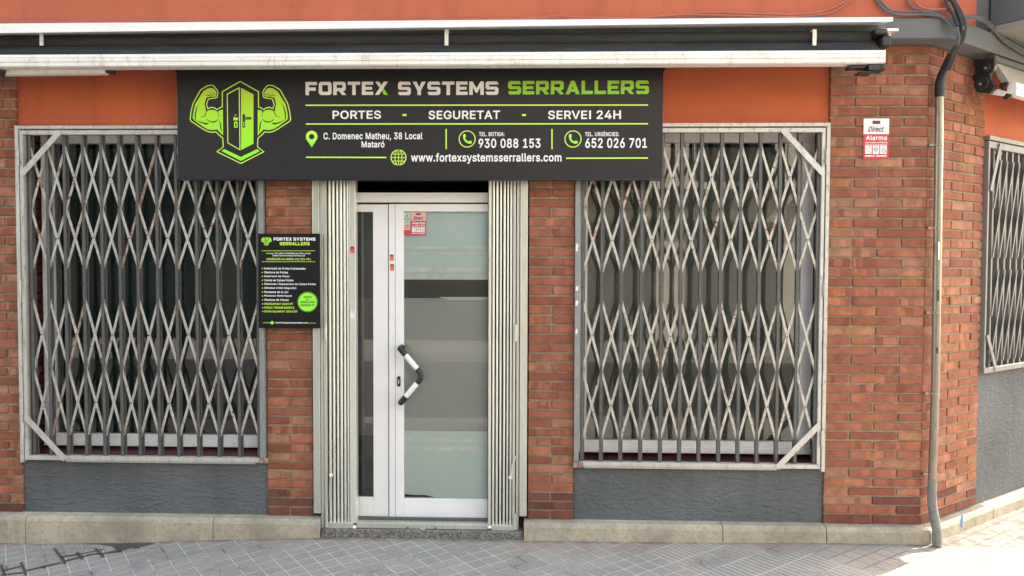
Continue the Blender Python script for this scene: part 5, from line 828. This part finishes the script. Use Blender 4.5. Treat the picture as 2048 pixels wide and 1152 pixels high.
def text(m, s, x0, x1, zlo, zhi, y, bold=.0, mi=0, shear=0.0):
    """printed words fitted to the box x0..x1, zlo..zhi"""
    cu = bpy.data.curves.new('words', 'CURVE'); cu.dimensions = '2D'; cu.fill_mode = 'BOTH'
    x = 0
    for ch in s:
        if ch == ' ': x += 230; continue
        adv, loops = GLYPHS[ch]
        for lp in loops:
            sp = cu.splines.new('POLY'); n = len(lp)//2; sp.points.add(n-1); sp.use_cyclic_u = True
            for k in range(n): sp.points[k].co = ((x+lp[2*k]+shear*lp[2*k+1])/1000, lp[2*k+1]/1000, 0, 1)
        x += adv+14
    o = bpy.data.objects.new('words', cu); COL.objects.link(o); me = meshify(o)
    xsv = [v.co.x for v in me.vertices]; zsv = [v.co.y for v in me.vertices]
    a, b, c, d = min(xsv), max(xsv), min(zsv), max(zsv); q = len(m.v)
    m.v += [Vector((x0+(v.co.x-a)/(b-a)*(x1-x0), y, zlo+(v.co.y-c)/(d-c)*(zhi-zlo))) for v in me.vertices]
    for p in me.polygons: m.f.append(tuple(q+i for i in p.vertices)); m.m.append(mi)
    bpy.data.objects.remove(o); bpy.data.curves.remove(cu); bpy.data.meshes.remove(me)
t = .27
TECH = {
 'F': (.90, [[(0, 0), (t, 0), (t, .33), (.80, .33), (.80, .58), (t, .58), (t, .75), (.90, .75), (.90, 1), (0, 1)]]),
 'E': (.88, [[(0, 0), (.88, 0), (.88, .24), (t, .24), (t, .39), (.80, .39), (.80, .61), (t, .61), (t, .76), (.88, .76), (.88, 1), (0, 1)]]),
 'T': (.96, [[(.345, 0), (.615, 0), (.615, .76), (.96, .76), (.96, 1), (0, 1), (0, .76), (.345, .76)]]),
 'L': (.86, [[(0, 0), (.86, 0), (.86, .25), (t, .25), (t, 1), (0, 1)]]),
 'O': (1.0, [[(.14, 0), (.86, 0), (1, .14), (1, .86), (.86, 1), (.14, 1), (0, .86), (0, .14)], [(.31, .25), (.27, .29), (.27, .71), (.31, .75), (.69, .75), (.73, .71), (.73, .29), (.69, .25)]]),
 'R': (1.0, [[(0, 0), (t, 0), (t, .30), (.44, .30), (.70, 0), (1.02, 0), (.74, .31), (.86, .31), (.98, .43), (.98, .87), (.85, 1), (0, 1)], [(t, .53), (t, .76), (.67, .76), (.71, .72), (.71, .57), (.67, .53)]]),
 'S': (1.0, [[(.13, 0), (.87, 0), (1, .13), (1, .48), (.87, .61), (.28, .61), (.28, .76), (.98, .76), (.98, .87), (.86, 1), (.13, 1), (0, .87), (0, .52), (.13, .39), (.72, .39), (.72, .24), (.02, .24), (.02, .13)]]),
 'Y': (1.02, [[(.375, 0), (.645, 0), (.645, .34), (1.02, 1), (.71, 1), (.51, .60), (.31, 1), (0, 1), (.375, .34)]]),
 'M': (1.12, [[(0, 0), (t, 0), (t, .56), (.50, .16), (.62, .16), (.85, .56), (.85, 0), (1.12, 0), (1.12, 1), (.86, 1), (.56, .50), (.26, 1), (0, 1)]]),
 'A': (1.08, [[(0, 0), (.30, 0), (.37, .17), (.71, .17), (.78, 0), (1.08, 0), (.68, 1), (.40, 1)], [(.46, .38), (.54, .60), (.62, .38)]]),
 'X': (1.02, [[(0, 0), (.32, 0), (1.02, 1), (.70, 1)], [(.03, 1), (.33, 1), (.50, .76), (.345, .56)]]),
}
XGREEN = [(.56, .36), (.70, .16), (.70, .0), (1.02, 0), (.72, .42)]
XGREEN = [(.535, .32), (.70, 0), (1.02, 0), (.68, .50)]
def tech(m, s, x0, x1, zlo, zhi, y, mi=0, mg=None, gmi=0, gap=.13, space=.42):
    tot = sum(TECH[c][0]+gap if c != ' ' else space for c in s)-gap
    k = (x1-x0)/tot; hz = zhi-zlo; x = x0
    for c in s:
        if c == ' ': x += space*k; continue
        wd, loops = TECH[c]; f = lambda lp: [(x+a*k, zlo+b*hz) for a, b in lp]
        if c == 'X' and mg is not None:
            fill(m, [f(loops[0])], y, mi); fill(m, [f(loops[1])], y, mi); fill(mg, [f(XGREEN)], y, gmi)
        elif c == 'X':
            fill(m, [f(loops[0])], y, mi); fill(m, [f(loops[1])], y, mi); fill(m, [f(XGREEN)], y, mi)
        else: fill(m, [f(l) for l in loops], y, mi)
        x += (wd+gap)*k

# ---------------------------------------------------------------- big shop banner
ys_ = -.10; yt = ys_-.0015
BX0, BX1 = at(356, 240, ys_).x, at(1323.5, 240, ys_).x
BZ0, BZ1 = Z(356.5, ys_, 840), Z(120, ys_, 840)
T = thing('shop_banner', ((BX0+BX1)/2, ys_, BZ0), 'wide black shop banner with lime strongman-door emblem and phone numbers over the door', 'sign')
q = MB(); q.box(BX0, BX1, ys_, ys_+.016, BZ0, BZ1); q.build('panel', MT['sign_black'], T)
q = MB(); q.box(BX0-.012, BX1+.004, ys_-.008, ys_+.03, BZ0-.013, BZ0-.0005); q.box(BX0-.006, BX0-.0005, ys_-.001, ys_+.02, BZ0, BZ1); q.box(BX1+.0005, BX1+.006, ys_-.001, ys_+.02, BZ0, BZ1)
q.build('edge_rail', MT['sign_edge'], T, bevel=.003)
q = MB(); q.box(BX0-.02, BX0+.02, ys_+.017, ys_+.08, BZ1-.06, BZ1); q.box(BX1-.02, BX1+.02, ys_+.017, ys_+.08, BZ1-.06, BZ1); q.build('wall_fixing', MT['sign_edge'], T)
def bx(px, py=240): return at(px, py, yt).x
def bz(py, px=840): return at(px, py, yt).z
wt, dimw, gt, gl = MB(), MB(), MB(), MB()
xg = MB()
tech(dimw, 'FORTEX', bx(611, 176), bx(776, 176), bz(190, 690), bz(163.5, 690), yt, mg=xg)
dimw.build('trade_name', MT['w_text_dim'], T, recalc=False); dimw = MB()
tech(dimw, 'SYSTEMS', bx(796, 176), bx(997, 176), bz(190, 900), bz(163, 900), yt)
tech(gt, 'SERRALLERS', bx(1016, 176), bx(1298, 176), bz(188.5, 1150), bz(161.5, 1150), yt)
def wl(s, a, b, top, bot, bold=.014, nm='lettering'): pm = (a+b)/2; wt = MB(); text(wt, s, bx(a, (top+bot)/2), bx(b, (top+bot)/2), bz(bot, pm), bz(top, pm), yt, bold); wt.build(nm, MT['w_text'], T, recalc=False)
wl('PORTES', 665, 762, 221, 238, nm='service_word'); wl('SEGURETAT', 857, 1000, 221, 238.5, nm='service_word'); wl('SERVEI', 1096, 1182, 221, 238.5, nm='service_word'); wl('24H', 1193, 1242, 220.5, 238, nm='service_word')
wl('C. Domenec Matheu, 38 Local', 647, 845, 265, 281.5, .022, 'street_address'); wl('Mataró', 723, 769, 282, 295, .022, 'town_name')
wl('TEL. BOTIGA:', 958, 1009, 264, 272.5, .016, 'phone_caption'); wl('930 088 153', 957, 1081, 277, 296, .022, 'phone_number')
wl('TEL. URGÈNCIES:', 1170, 1238, 262, 272.5, .016, 'phone_caption'); wl('652 026 701', 1170.5, 1294, 276, 296, .022, 'phone_number')
wl('www.fortexsystemsserrallers.com', 822, 1123, 306, 327.5, .022, 'web_address')
dimw.build('trade_name', MT['w_text_dim'], T, recalc=False)
zt0, zt1 = BZ0*0+(bz(190)-BZ0), bz(161)-BZ0
MT['g_name'] = green('lime_name', zt0, zt1, (.24, .62, .03), (.33, .56, .02))
gt.build('green_name', MT['g_name'], T, recalc=False); xg.build('green_letter_tail', MT['g_name'], T, recalc=False)
def line(a, b, th=.0085): ribbon(gl, [Vector((p.x, yt, p.z)) for p in (at(*a, yt), at(*b, yt))], th)
for a, b in (((611, 210.5), (1296, 210)), ((612, 248), (1296, 247.5)), ((612, 314.5), (773, 315)), ((1132, 316.5), (1296, 316)), ((892.3, 258), (892.3, 298)), ((1104, 258), (1104, 298.5))): line(a, b, .0078)
line((805, 230), (813, 230), .012); line((1044, 230), (1052, 230), .012)
def circ(px, py, r, y=yt, n=40, sx=1.0, a0=0, a1=360):
    c = at(px, py, y); rm = r/331.0
    return [Vector((c.x+rm*sx*math.cos(R(a0+(a1-a0)*i/n)), y, c.z+rm*math.sin(R(a0+(a1-a0)*i/n)))) for i in range(n if a1-a0 == 360 else n+1)]
ribbon(gl, circ(797, 315, 14.6), .0062, True); ribbon(gl, circ(797, 315, 14.6, sx=.48), .0052, True)
for a, b in (((797, 300), (797, 330)), ((782.5, 315), (811.5, 315)), ((785.5, 308), (808.5, 308)), ((785.5, 322), (808.5, 322))): line(a, b, .0052)
for cxp in (934.3, 1146): ribbon(gl, circ(cxp, 278, 15.6), .0056, True)
gl.build('rule_lines_and_rings', MT['green_line'], T, recalc=False)
# handsets and map pin
hs = MB()
for cxp in (934.3, 1146):
    hp = [(-8.5, -7), (-6.5, -10), (-3.5, -9.5), (-2.3, -5.2), (-4.6, -2.6), (-2, 2), (2.6, 5.2), (5.2, 3), (9.4, 4.6), (9.6, 7.4), (6.6, 9.6), (2, 9.2), (-4, 5.2), (-7.6, -.6)]
    fill(hs, [[(at(cxp+a, 278+b, yt).x, at(cxp+a, 278+b, yt).z) for a, b in hp]], yt)
pin = [(623.3+11.8*math.cos(R(a)), 273.3+11.8*math.sin(R(a))) for a in range(150, 391, 12)]+[(623.6, 294.5)]
hole = [(623.3+5.4*math.cos(R(a)), 273.3+5.4*math.sin(R(a))) for a in range(0, 360, 20)]
pz = lambda lp: [(at(a, b, yt).x, at(a, b, yt).z) for a, b in lp]
fill(hs, [pz(pin), pz(hole)], yt)
MT['g_icon'] = green('lime_icons', bz(296)-BZ0, bz(258)-BZ0, (.24, .85, .05), (.62, .90, .10)); hs.build('pin_and_handsets', MT['g_icon'], T, recalc=False)

# emblem: flexing arms growing out of an open door (coordinates of the left half are mirrored)
def emblem(T, M2, y, names, mats, lw=1.0):
    """M2(X,Y)-> (x,z)"""
    mir = lambda lp: [(1369-a, b) for a, b in lp]
    v3 = lambda lp, dy=0: [Vector((M2(a, b)[0], y+dy, M2(a, b)[1])) for a, b in lp]
    f2 = lambda lp: [M2(a, b) for a, b in lp]
    out = [(682, 172), (495, 280), (495, 440), (470, 447), (440, 468), (420, 452), (395, 444), (370, 446), (345, 458), (330, 415), (340, 385), (348, 358), (430, 343), (443, 335), (445, 312), (452, 290), (440, 262), (400, 213), (370, 213), (340, 217), (275, 256), (262, 272), (190, 400), (170, 480), (158, 565), (168, 588), (280, 662), (340, 695), (380, 705), (430, 700), (455, 728), (500, 765), (505, 857), (440, 908), (690, 1030)]
    full = out+[p for p in reversed(mir(out)) if abs(p[0]-687) > 8]
    o_ = MB(); ribbon(o_, v3(full), .0056*lw, True)
    dl = [(547, 305), (672, 238), (680, 888), (553, 815)]; ribbon(o_, v3(dl), .0052*lw, True)
    o_.build(names[0], mats[0], T, recalc=False)
    g_ = MB(); k_ = MB()
    arm = [(392, 240), (345, 243), (292, 278), (240, 365), (212, 410), (195, 480), (184, 555), (197, 575), (285, 640), (335, 670), (380, 682), (442, 676), (470, 705), (503, 738), (503, 466), (470, 475), (448, 492), (428, 478), (395, 468), (360, 472), (334, 484), (318, 440), (310, 412), (318, 375), (330, 340), (425, 330), (432, 320), (434, 290), (424, 268)]
    for mm in (lambda l: l, mir):
        fill(g_, [f2(mm(arm))], y-.0004)
        # forearm, elbow and shoulder shading marks
        for lp in ([(258, 395), (236, 440), (222, 500), (216, 560), (222, 580), (205, 565), (208, 500), (226, 440)],
                   [(215, 572), (260, 592), (310, 606), (360, 606), (345, 618), (325, 626), (300, 618), (258, 602)],
                   [(455, 570), (480, 610), (487, 660), (490, 712), (474, 660), (470, 615)],
                   [(330, 560), (360, 585), (395, 592), (430, 583), (452, 560), (440, 588), (410, 604), (375, 600), (345, 585)]):
            fill(k_, [f2(mm(lp))], y-.0008)
        ribbon(k_, v3(mm([(270, 548), (305, 535), (322, 512), (328, 485), (320, 440)]), -.0008), .0030*lw)
        ribbon(k_, v3(mm([(322, 545), (318, 510), (335, 485)]), -.0008), .0026*lw)
        ribbon(k_, v3(mm([(440, 478), (455, 510), (458, 545)]), -.0008), .0026*lw)
        ribbon(k_, v3(mm([(318, 320), (345, 322), (370, 318), (400, 316), (432, 308)]), -.0008), .0028*lw)
        for a in (350, 375, 398, 416): ribbon(k_, v3(mm([(a, 318), (a-6, 298), (a-3, 285)]), -.0008), .0020*lw)
        ribbon(k_, v3(mm([(345, 318), (362, 330), (392, 330)]), -.0008), .0022*lw)
    fill(g_, [f2([(691, 240), (822, 306), (822, 825), (693, 890)])], y-.0004)
    fill(g_, [f2([(515, 880), (690, 962), (862, 880), (892, 902), (690, 1004), (486, 900)])], y-.0004)
    # padlock plates on the dark door
    fill(g_, [f2([(612, 550), (660, 548), (660, 580), (612, 580)])], y-.0004)
    ribbon(g_, v3([(626, 545), (626, 528), (636, 520), (648, 520)], -.0004), .0030*lw)
    fill(g_, [f2([(617, 600), (636, 590), (655, 598), (655, 656), (619, 656)]), f2([(630, 610), (642, 610), (644, 622), (640, 628), (644, 646), (628, 646), (632, 628), (628, 622)])], y-.0004)
    # lever handle on the lit door
    fill(k_, [f2([(706, 520), (714, 515), (726, 515), (734, 522), (734, 545), (795, 545), (800, 552), (796, 570), (734, 572), (734, 650), (726, 658), (714, 656), (706, 646)])], y-.0008)
    ribbon(k_, v3([(684, 240), (688, 892)], -.0008), .0030*lw)
    g2 = MB(); ribbon(g2, v3([(724, 557), (778, 557)], -.0012), .0020*lw); fill(g2, [f2([(714, 600), (722, 594), (728, 602), (724, 612), (726, 640), (716, 640), (718, 612)])], y-.0012)
    g_.build(names[1], mats[1], T, recalc=False); k_.build(names[2], mats[2], T, recalc=False); g2.build(names[1], mats[1], T, recalc=False)
EM = lambda a, b: ((lambda p: (p.x, p.z))(at(350+a/5.235, 130+b/5.235, yt)))
MT['g_emb'] = green('lime_emblem', bz(325)-BZ0, bz(170)-BZ0, (.27, .88, .02), (.48, .70, .03))
emblem(T, EM, yt, ('emblem_outline', 'emblem_green', 'emblem_black_marks'), (MT['green_line'], MT['g_emb'], MT['black_film']))

# ---------------------------------------------------------------- small notice board on the pier
ysm = -.055; y2 = ysm-.0015
a0 = at(515.5, 467, ysm); a1 = at(640, 657, ysm)
sx0_ = (at(516, 467, ysm).x+at(517, 657, ysm).x)/2; sx1_ = (at(638, 467, ysm).x+at(641, 657, ysm).x)/2
T = thing('notice_board', ((sx0_+sx1_)/2, ysm, a1.z), 'small black notice board listing services in white and lime on the left brick pier', 'sign')
q = MB(); q.box(sx0_, sx1_, ysm, ysm+.012, a1.z, a0.z); q.build('panel', MT['sign_small'], T, bevel=.0015)
q = MB(); q.box(sx0_+.04, sx1_-.04, ysm+.0125, -.005, a1.z+.08, a0.z-.08); q.build('wall_fixing', MT['sign_edge'], T)
SM = lambda a, b: at(500+a/5.2375, 450+b/5.2375, y2)
ws, gs = MB(), MB()
bk = 'dark'
def sm(m_, s, a, b, top, bot, bold=.02):
    p = SM(a, bot); r_ = SM(b, top); mm = MB(); text(mm, s, p.x, r_.x, p.z, r_.z, y2, bold)
    mm.build('text_line', MT['w_text'] if m_ is ws else MT['black_film'] if m_ is bk else MT['green_line'], T, recalc=False)
def smt(m_, s, a, b, top, bot): p = SM(a, bot); r_ = SM(b, top); tech(m_, s, p.x, r_.x, p.z, r_.z, y2)
smt(ws, 'FORTEX SYSTEMS', 247, 685, 132, 163); smt(gs, 'SERRALLERS', 311, 625, 180, 212)
for a, b, yy in ((123, 682, 270), (123, 684, 385), (132, 215, 1024), (612, 692, 1027)): ribbon(gs, [SM(a, yy), SM(b, yy)], .0024)
sm(gs, 'HORARI:', 172, 252, 291, 305); sm(ws, 'DILLUNS A DIVENDRES de 9:00 a 14:00', 260, 633, 290, 305, .03); sm(ws, 'Tardes Cita Concertada 930 088 153', 233, 575, 313, 328, .03)
sm(gs, 'URGÈNCIES 24 HORES 652 026 701', 173, 635, 342, 368)
items = ['Instal·lació de Portes Cuirassades', 'Obertura de Portes', 'Instal·lació de Panys', 'Venda de Caixes Fortes', 'Obertures i Reparacions de Caixes Fortes', 'Cilindres d’Alta Seguretat', 'Persianes de la Llar', 'Persianes Metàl·liques', 'Obertura de Cotxes']
for i, (s_, e) in enumerate(zip(items, (582, 397, 412, 455, 688, 485, 402, 437, 405))):
    yy = 456+41.1*i; sm(ws, s_, 147+i*.4, e, yy-12, yy+12 if 'p' in s_ or 'g' in s_ or 'ç' in s_ or 'y' in s_ else yy+10, .03)
    fill(gs, [[(p.x, p.z) for p in [SM(128+i*.6+6*math.cos(R(q_)), yy+6*math.sin(R(q_))) for q_ in range(0, 360, 45)]]], y2)
for i, (s_, e) in enumerate(zip(('PRESSUPOST GRATUÏT', 'PREUS TRANSPARENTS', 'DESPLAÇAMENT GRATUÏT'), (452, 463, 497))):
    yy = 826+40*i; sm(gs, s_, 150, e, yy-(14 if 'Ï' in s_ else 11), yy+(14 if 'Ç' in s_ else 11), .02)
    fill(ws, [[(p.x, p.z) for p in [SM(133+6*math.cos(R(q_)), yy+6*math.sin(R(q_))) for q_ in range(0, 360, 45)]]], y2)
sm(ws, 'www.fortexsystemsserrallers.com', 262, 605, 1014, 1036, .03)
bd = MB(); fill(bd, [[(p.x, p.z) for p in [SM(603+97*math.cos(R(q_)), 806+97*math.sin(R(q_))) for q_ in range(0, 360, 6)]]], y2)
gd = MB(); fill(gd, [[(p.x, p.z) for p in [SM(232+18*math.cos(R(q_)), 1024+18*math.sin(R(q_))) for q_ in range(0, 360, 15)]]], y2)
ribbon(bd, [SM(603+104*math.cos(R(q_)), 806+104*math.sin(R(q_))) for q_ in range(0, 360, 6)], .0016, True)
bk = 'dark'; y3 = y2; y2 = y2-.001
sm(bk, 'SERVEI', 560, 645, 746, 764, .01); sm(bk, 'DE', 588, 615, 774, 790, .01); sm(bk, 'SERRALLERIA', 525, 680, 798, 816, .01); sm(bk, '365/24 H', 530, 672, 826, 854, .02)
y2 = y3
ws.build('white_lettering', MT['w_text'], T, recalc=False); gs.build('green_lettering', MT['green_line'], T, recalc=False)
MT['g_badge'] = simple('lime_badge', (.30, .85, .04), .6, var=.03)
gd.build('globe_dot', MT['g_badge'], T, recalc=False); bd.build('round_badge', MT['g_badge'], T, recalc=False); pass
em = lambda a, b: ((lambda p: (p.x, p.z))(SM(172+(a-687)*.1, 171+(b-600)*.1)))
emblem(T, em, y2, ('emblem_outline', 'emblem_green', 'emblem_black_marks'), (MT['green_line'], MT['g_badge'], MT['black_film']), .42)

# ---------------------------------------------------------------- stickers
def alarm_sticker(px0_, px1_, py0_, py1_, y, label, white='sticker_white', skew=0.0):
    P = lambda u, v, dy=0: at(px0_+(px1_-px0_)*u-skew*v, py0_+(py1_-py0_)*v, y-dy)
    c = P(.5, 1); T = thing('alarm_sticker', (c.x, y, c.z), label, 'sticker', 'alarm warning stickers')
    def rect(u0, v0, u1, v1, dy, nm, mat):
        q = MB(); a = [P(u0, v1, dy), P(u1, v1, dy), P(u1, v0, dy), P(u0, v0, dy)]; q.prism(a, (0, 0, 0), (0, .001, 0)); return q.build(nm, MT[mat], T)
    rect(0, 0, 1, .385, .001, 'white_field', white); rect(0, .388, 1, 1, .001, 'red_field', 'red')
    rect(.35, .055, .65, .135, .0018, 'brand_plate', 'black')
    q = MB()
    for uu in (.42, .5, .58):
        ribbon(q, [P(uu-.02, .07, .0026), P(uu+.02, .07, .0026), P(uu+.02, .12, .0026), P(uu-.02, .12, .0026)], .0016*(px1_-px0_)/51, True)
    q.build('brand_marks', MT['red'], T, recalc=False)
    q = MB(); a, b = P(.18, .33, .0022), P(.80, .19, .0022); text(q, 'Direct', a.x, b.x, a.z, b.z, y-.0022, 0.0, shear=.35); q.build('script_word', MT['maroon'], T, recalc=False)
    q = MB(); a, b = P(.10, .535, .0022), P(.92, .42, .0022); text(q, 'Alarma', a.x, b.x, a.z, b.z, y-.0022, .03)
    a, b = P(.07, .615, .0022), P(.94, .565, .0022); text(q, 'con aviso a Policía', a.x, b.x, a.z, b.z, y-.0022, .02)
    ribbon(q, [P(.07, .925, .0022), P(.45, .925, .0022)], .012*(py1_-py0_)/81*.6); ribbon(q, [P(.52, .925, .0022), P(.92, .925, .0022)], .012*(py1_-py0_)/81*.6)
    q.build('white_lettering', MT['w_text'], T, recalc=False)
    for i in range(3):
        u = .08+.295*i; rect(u, .645, u+.255, .875, .0018, 'pictogram', 'sticker_white')
    q = MB()
    for i in range(3):
        u = .08+.295*i; ribbon(q, [P(u+.05, .675, .0026), P(u+.2, .675, .0026)], .006*(py1_-py0_)/81)
    ribbon(q, [P(.81+.075*math.cos(R(a)), .79+.055*math.sin(R(a)), .0026) for a in range(0, 360, 20)], .004*(py1_-py0_)/81, True); ribbon(q, [P(.75, .75, .0026), P(.87, .83, .0026)], .004*(py1_-py0_)/81)
    ribbon(q, [P(.43, .74, .0026), P(.57, .73, .0026), P(.52, .80, .0026), P(.44, .79, .0026)], .006*(py1_-py0_)/81, True)
    for a, b in ((.14, .73), (.26, .72), (.2, .80), (.27, .83)): ribbon(q, [P(a, b, .0026), P(a+.03, b+.02, .0026)], .006*(py1_-py0_)/81)
    q.build('pictogram_marks', MT['sticker_grey'], T, recalc=False)
alarm_sticker(1727.5, 1778.5, 237, 318, -.006, 'white and red alarm plate on the wide brick corner pier', skew=1.5)
ydg = yd+.0085
alarm_sticker(821.5, 852, 424, 470, ydg, 'pink and red alarm sticker on the door glass', 'sticker_pink')
T = thing('alarm_sticker', at(814, 470, ydg), 'narrow pale green sticker above a red strip on the door glass corner', 'sticker', 'alarm warning stickers')
def flat(T, a, b, c, d, y, nm, mat, th=.001):
    q = MB(); q.box(at(a, c, y).x, at(b, c, y).x, y-th, y, at(a, d, y).z, at(a, c, y).z); return q.build(nm, MT[mat], T) if T else q.build(nm, MT[mat])
flat(T, 807.5, 820.5, 425, 448, ydg, 'green_field', 'sticker_mint'); flat(T, 807.5, 820.5, 448.3, 460, ydg, 'white_field', 'sticker_pink'); flat(T, 807.5, 820.5, 460.3, 470, ydg, 'red_field', 'red')
q = MB(); tri = [at(a, b, ydg-.002) for a, b in ((814, 429), (819, 439), (809, 439))]; ribbon(q, tri, .003, True); ribbon(q, [at(814, 432, ydg-.002), at(814, 437, ydg-.002)], .003)
for yy in (442, 445): ribbon(q, [at(809.5, yy, ydg-.002), at(818.5, yy, ydg-.002)], .0028)
ribbon(q, [at(811, 451.5, ydg-.002), at(817, 451.5, ydg-.002)], .006); ribbon(q, [at(810, 457, ydg-.002), at(818, 455, ydg-.002)], .002)
q.build('pictogram_marks', MT['pipe_dull'], T, recalc=False)
for (a, b, c, d, y, lab, mt) in ((779.5, 787.5, 509, 521, yd-.0065, 'upper small red sticker on the white door stile', 'red_orange'), (780.5, 788, 528, 541, yd-.0065, 'lower small red sticker on the white door stile', 'red_orange'), (700.5, 709, 493, 506, -.0246, 'small red sticker on the left folding gate', 'red')):
    T = thing('small_sticker', at((a+b)/2, d, y), lab, 'sticker', 'small red stickers round the door')
    flat(T, a, b, c, d, y, 'red_field', mt); flat(T, a+1.2, b-2.4, c+.8, c+2.6, y-.0011, 'dark_print', 'black', .0006)
    flat(T, a+1, b-1.2, d-5, d-4.2, y-.0011, 'pale_print', 'sticker_pink', .0006); flat(T, a+1, b-2, d-3, d-2.2, y-.0011, 'pale_print', 'sticker_pink', .0006)
T = thing('torn_sticker', at(705, 640, -.025), 'torn grey remains of a sticker on the left folding gate', 'sticker')
q = MB(); pp = [(701, 624), (705, 622), (706, 627), (709, 626), (708, 633), (710, 637), (704, 639), (701, 636)]
q.prism([at(a, b, -.0246) for a, b in pp], (0, 0, 0), (0, -.0008, 0)); q.build('paper_scrap', MT['sticker_white'], T)
# blue paint drip on the side plinth
s_, z_ = SP(1924, 1028, .06)
q = MB(); P = [W(SP(a, b, .0625)[0], .0625, SP(a, b, .0625)[1]) for a, b in ((1922, 1030), (1927, 1030), (1926.5, 1040), (1925, 1056), (1922.5, 1056), (1921.5, 1040))]
q.prism(P, (0, 0, 0), -SN*.0015); tag(q.build('paint_drip', MT['blue_paint']), 'blue paint drip on the pale side street plinth', 'paint mark')
# wet patch spilling from the plinth foot through the joints
q = MB()
def wet(pts): 
    P = [atz(a, b, 0) for a, b in pts]
    out = []
    for a, b in pts:
        z = -.03
        for _ in range(4): p = atz(a, b, z); z = gz(p.x)+.003
        out.append((p.x, p.y, z))
    q.poly(out)
def wl_(a, b, w0, w1=None):
    w1 = w1 or w0; dx, dy = b[0]-a[0], b[1]-a[1]; L_ = math.hypot(dx, dy); nx, ny = -dy/L_, dx/L_
    wet([(a[0]+nx*w0, a[1]+ny*w0), (a[0]-nx*w0, a[1]-ny*w0), (b[0]-nx*w1, b[1]-ny*w1), (b[0]+nx*w1, b[1]+ny*w1)])
wet([(168, 1087), (225, 1086.3), (300, 1085), (312, 1085.5), (280, 1094), (278, 1097), (262, 1095.5), (246, 1100.5), (243, 1105), (236, 1102), (224, 1092), (200, 1088.5)])
wl_((240, 1101), (205, 1107), 2.4, 1.2); wl_((205, 1107), (185, 1108), 1.2); wl_((190, 1096), (207, 1114), 2.5, 3.5); wl_((185, 1108), (130, 1122), 1.4, 1.8)
wl_((153, 1104), (165, 1118), 3, 2.4); wl_((206, 1098), (165, 1107), .8); wl_((165, 1107), (120, 1114), 1.4); wl_((108, 1096), (124, 1116), 2.6, 3.2); wl_((124, 1116), (130, 1128), 3.6, 2.6)
wl_((122, 1125), (52, 1141), 1.4); wl_((88, 1131), (88.5, 1137), 3); wl_((42, 1124), (52, 1150), 2.6, 3); wl_((45, 1145), (0, 1150), 1.2); wl_((42, 1132), (5, 1141), 1.1); wl_((2, 1129), (9, 1151), 3)
k = NT('wet_concrete'); k.set('Base Color', (.075, .068, .062)); k.set('Roughness', .45); k.bump(k.noise(60, 4), .4, .003)
tag(q.build('water', k.m, recalc=False), kind='structure')
# litter
lf = MB(); c = atz(1884, 1083, .014)
lf.poly([c+Vector((-.012, .004, .004)), c+Vector((.0, -.008, .012)), c+Vector((.016, .002, .003)), c+Vector((.004, .012, .006))])
tag(lf.build('dry_leaf', simple('dry_leaf', (.36, .12, .05), .8)), 'small dry brown leaf by the foot of the pipe', 'leaf')

# ---------------------------------------------------------------- across the street (seen only in reflections and as bounce)
def opposite(name, x0, x1, h, wallm, label, bays, ground):
    T = thing(name, ((x0+x1)/2, -11.6, 0), label, 'building')
    q = MB(); q.box(x0, x1, -16, -11.6, -.1, h); q.build('wall', MT[wallm], T)
    wdt = (x1-x0)/bays
    for f in range(int((h-1)/3)):
        for i in range(bays):
            cx_ = x0+wdt*(i+.5); zb = 3.1*f+(.0 if f == 0 else .35)
            q = MB(); ww = wdt*.30
            if f == 0:
                q.box(cx_-ww*1.2, cx_+ww*1.2, -11.598, -11.54, 0.02, 2.6); q.build('shop_shutter', MT[ground], T)
            else:
                q.box(cx_-ww, cx_+ww, -11.598, -11.56, zb, zb+2.1); wn_ = q.build('window', MT['dark_glass'], T)
                q = MB(); q.box(cx_-ww, cx_+ww, -11.558, -11.54, zb+1.2, zb+2.1); q.build('blind', MT['shutter'], wn_)
                q = MB(); q.box(cx_-ww*1.5, cx_+ww*1.5, -11.598, -10.9, zb-.2, zb-.05); q.build('balcony', MT[wallm], T)
                q = MB(); q.box(cx_-ww*1.5, cx_+ww*1.5, -10.93, -10.9, zb+.85, zb+.9)
                for j in range(15): xx = cx_-ww*1.5+ww*3*j/14; q.box(xx-.01, xx+.01, -10.925, -10.905, zb-.05, zb+.85)
                q.build('balcony_rail', MT['rail'], T)
opposite('apartment_building', .2, 14, 9.5, 'pale_wall', 'pale rendered apartment building with balconies across the street', 5, 'shutter')
opposite('apartment_building', -18, .19, 9.5, 'tan_wall', 'dark brown apartment building across the street', 5, 'dark_glass')
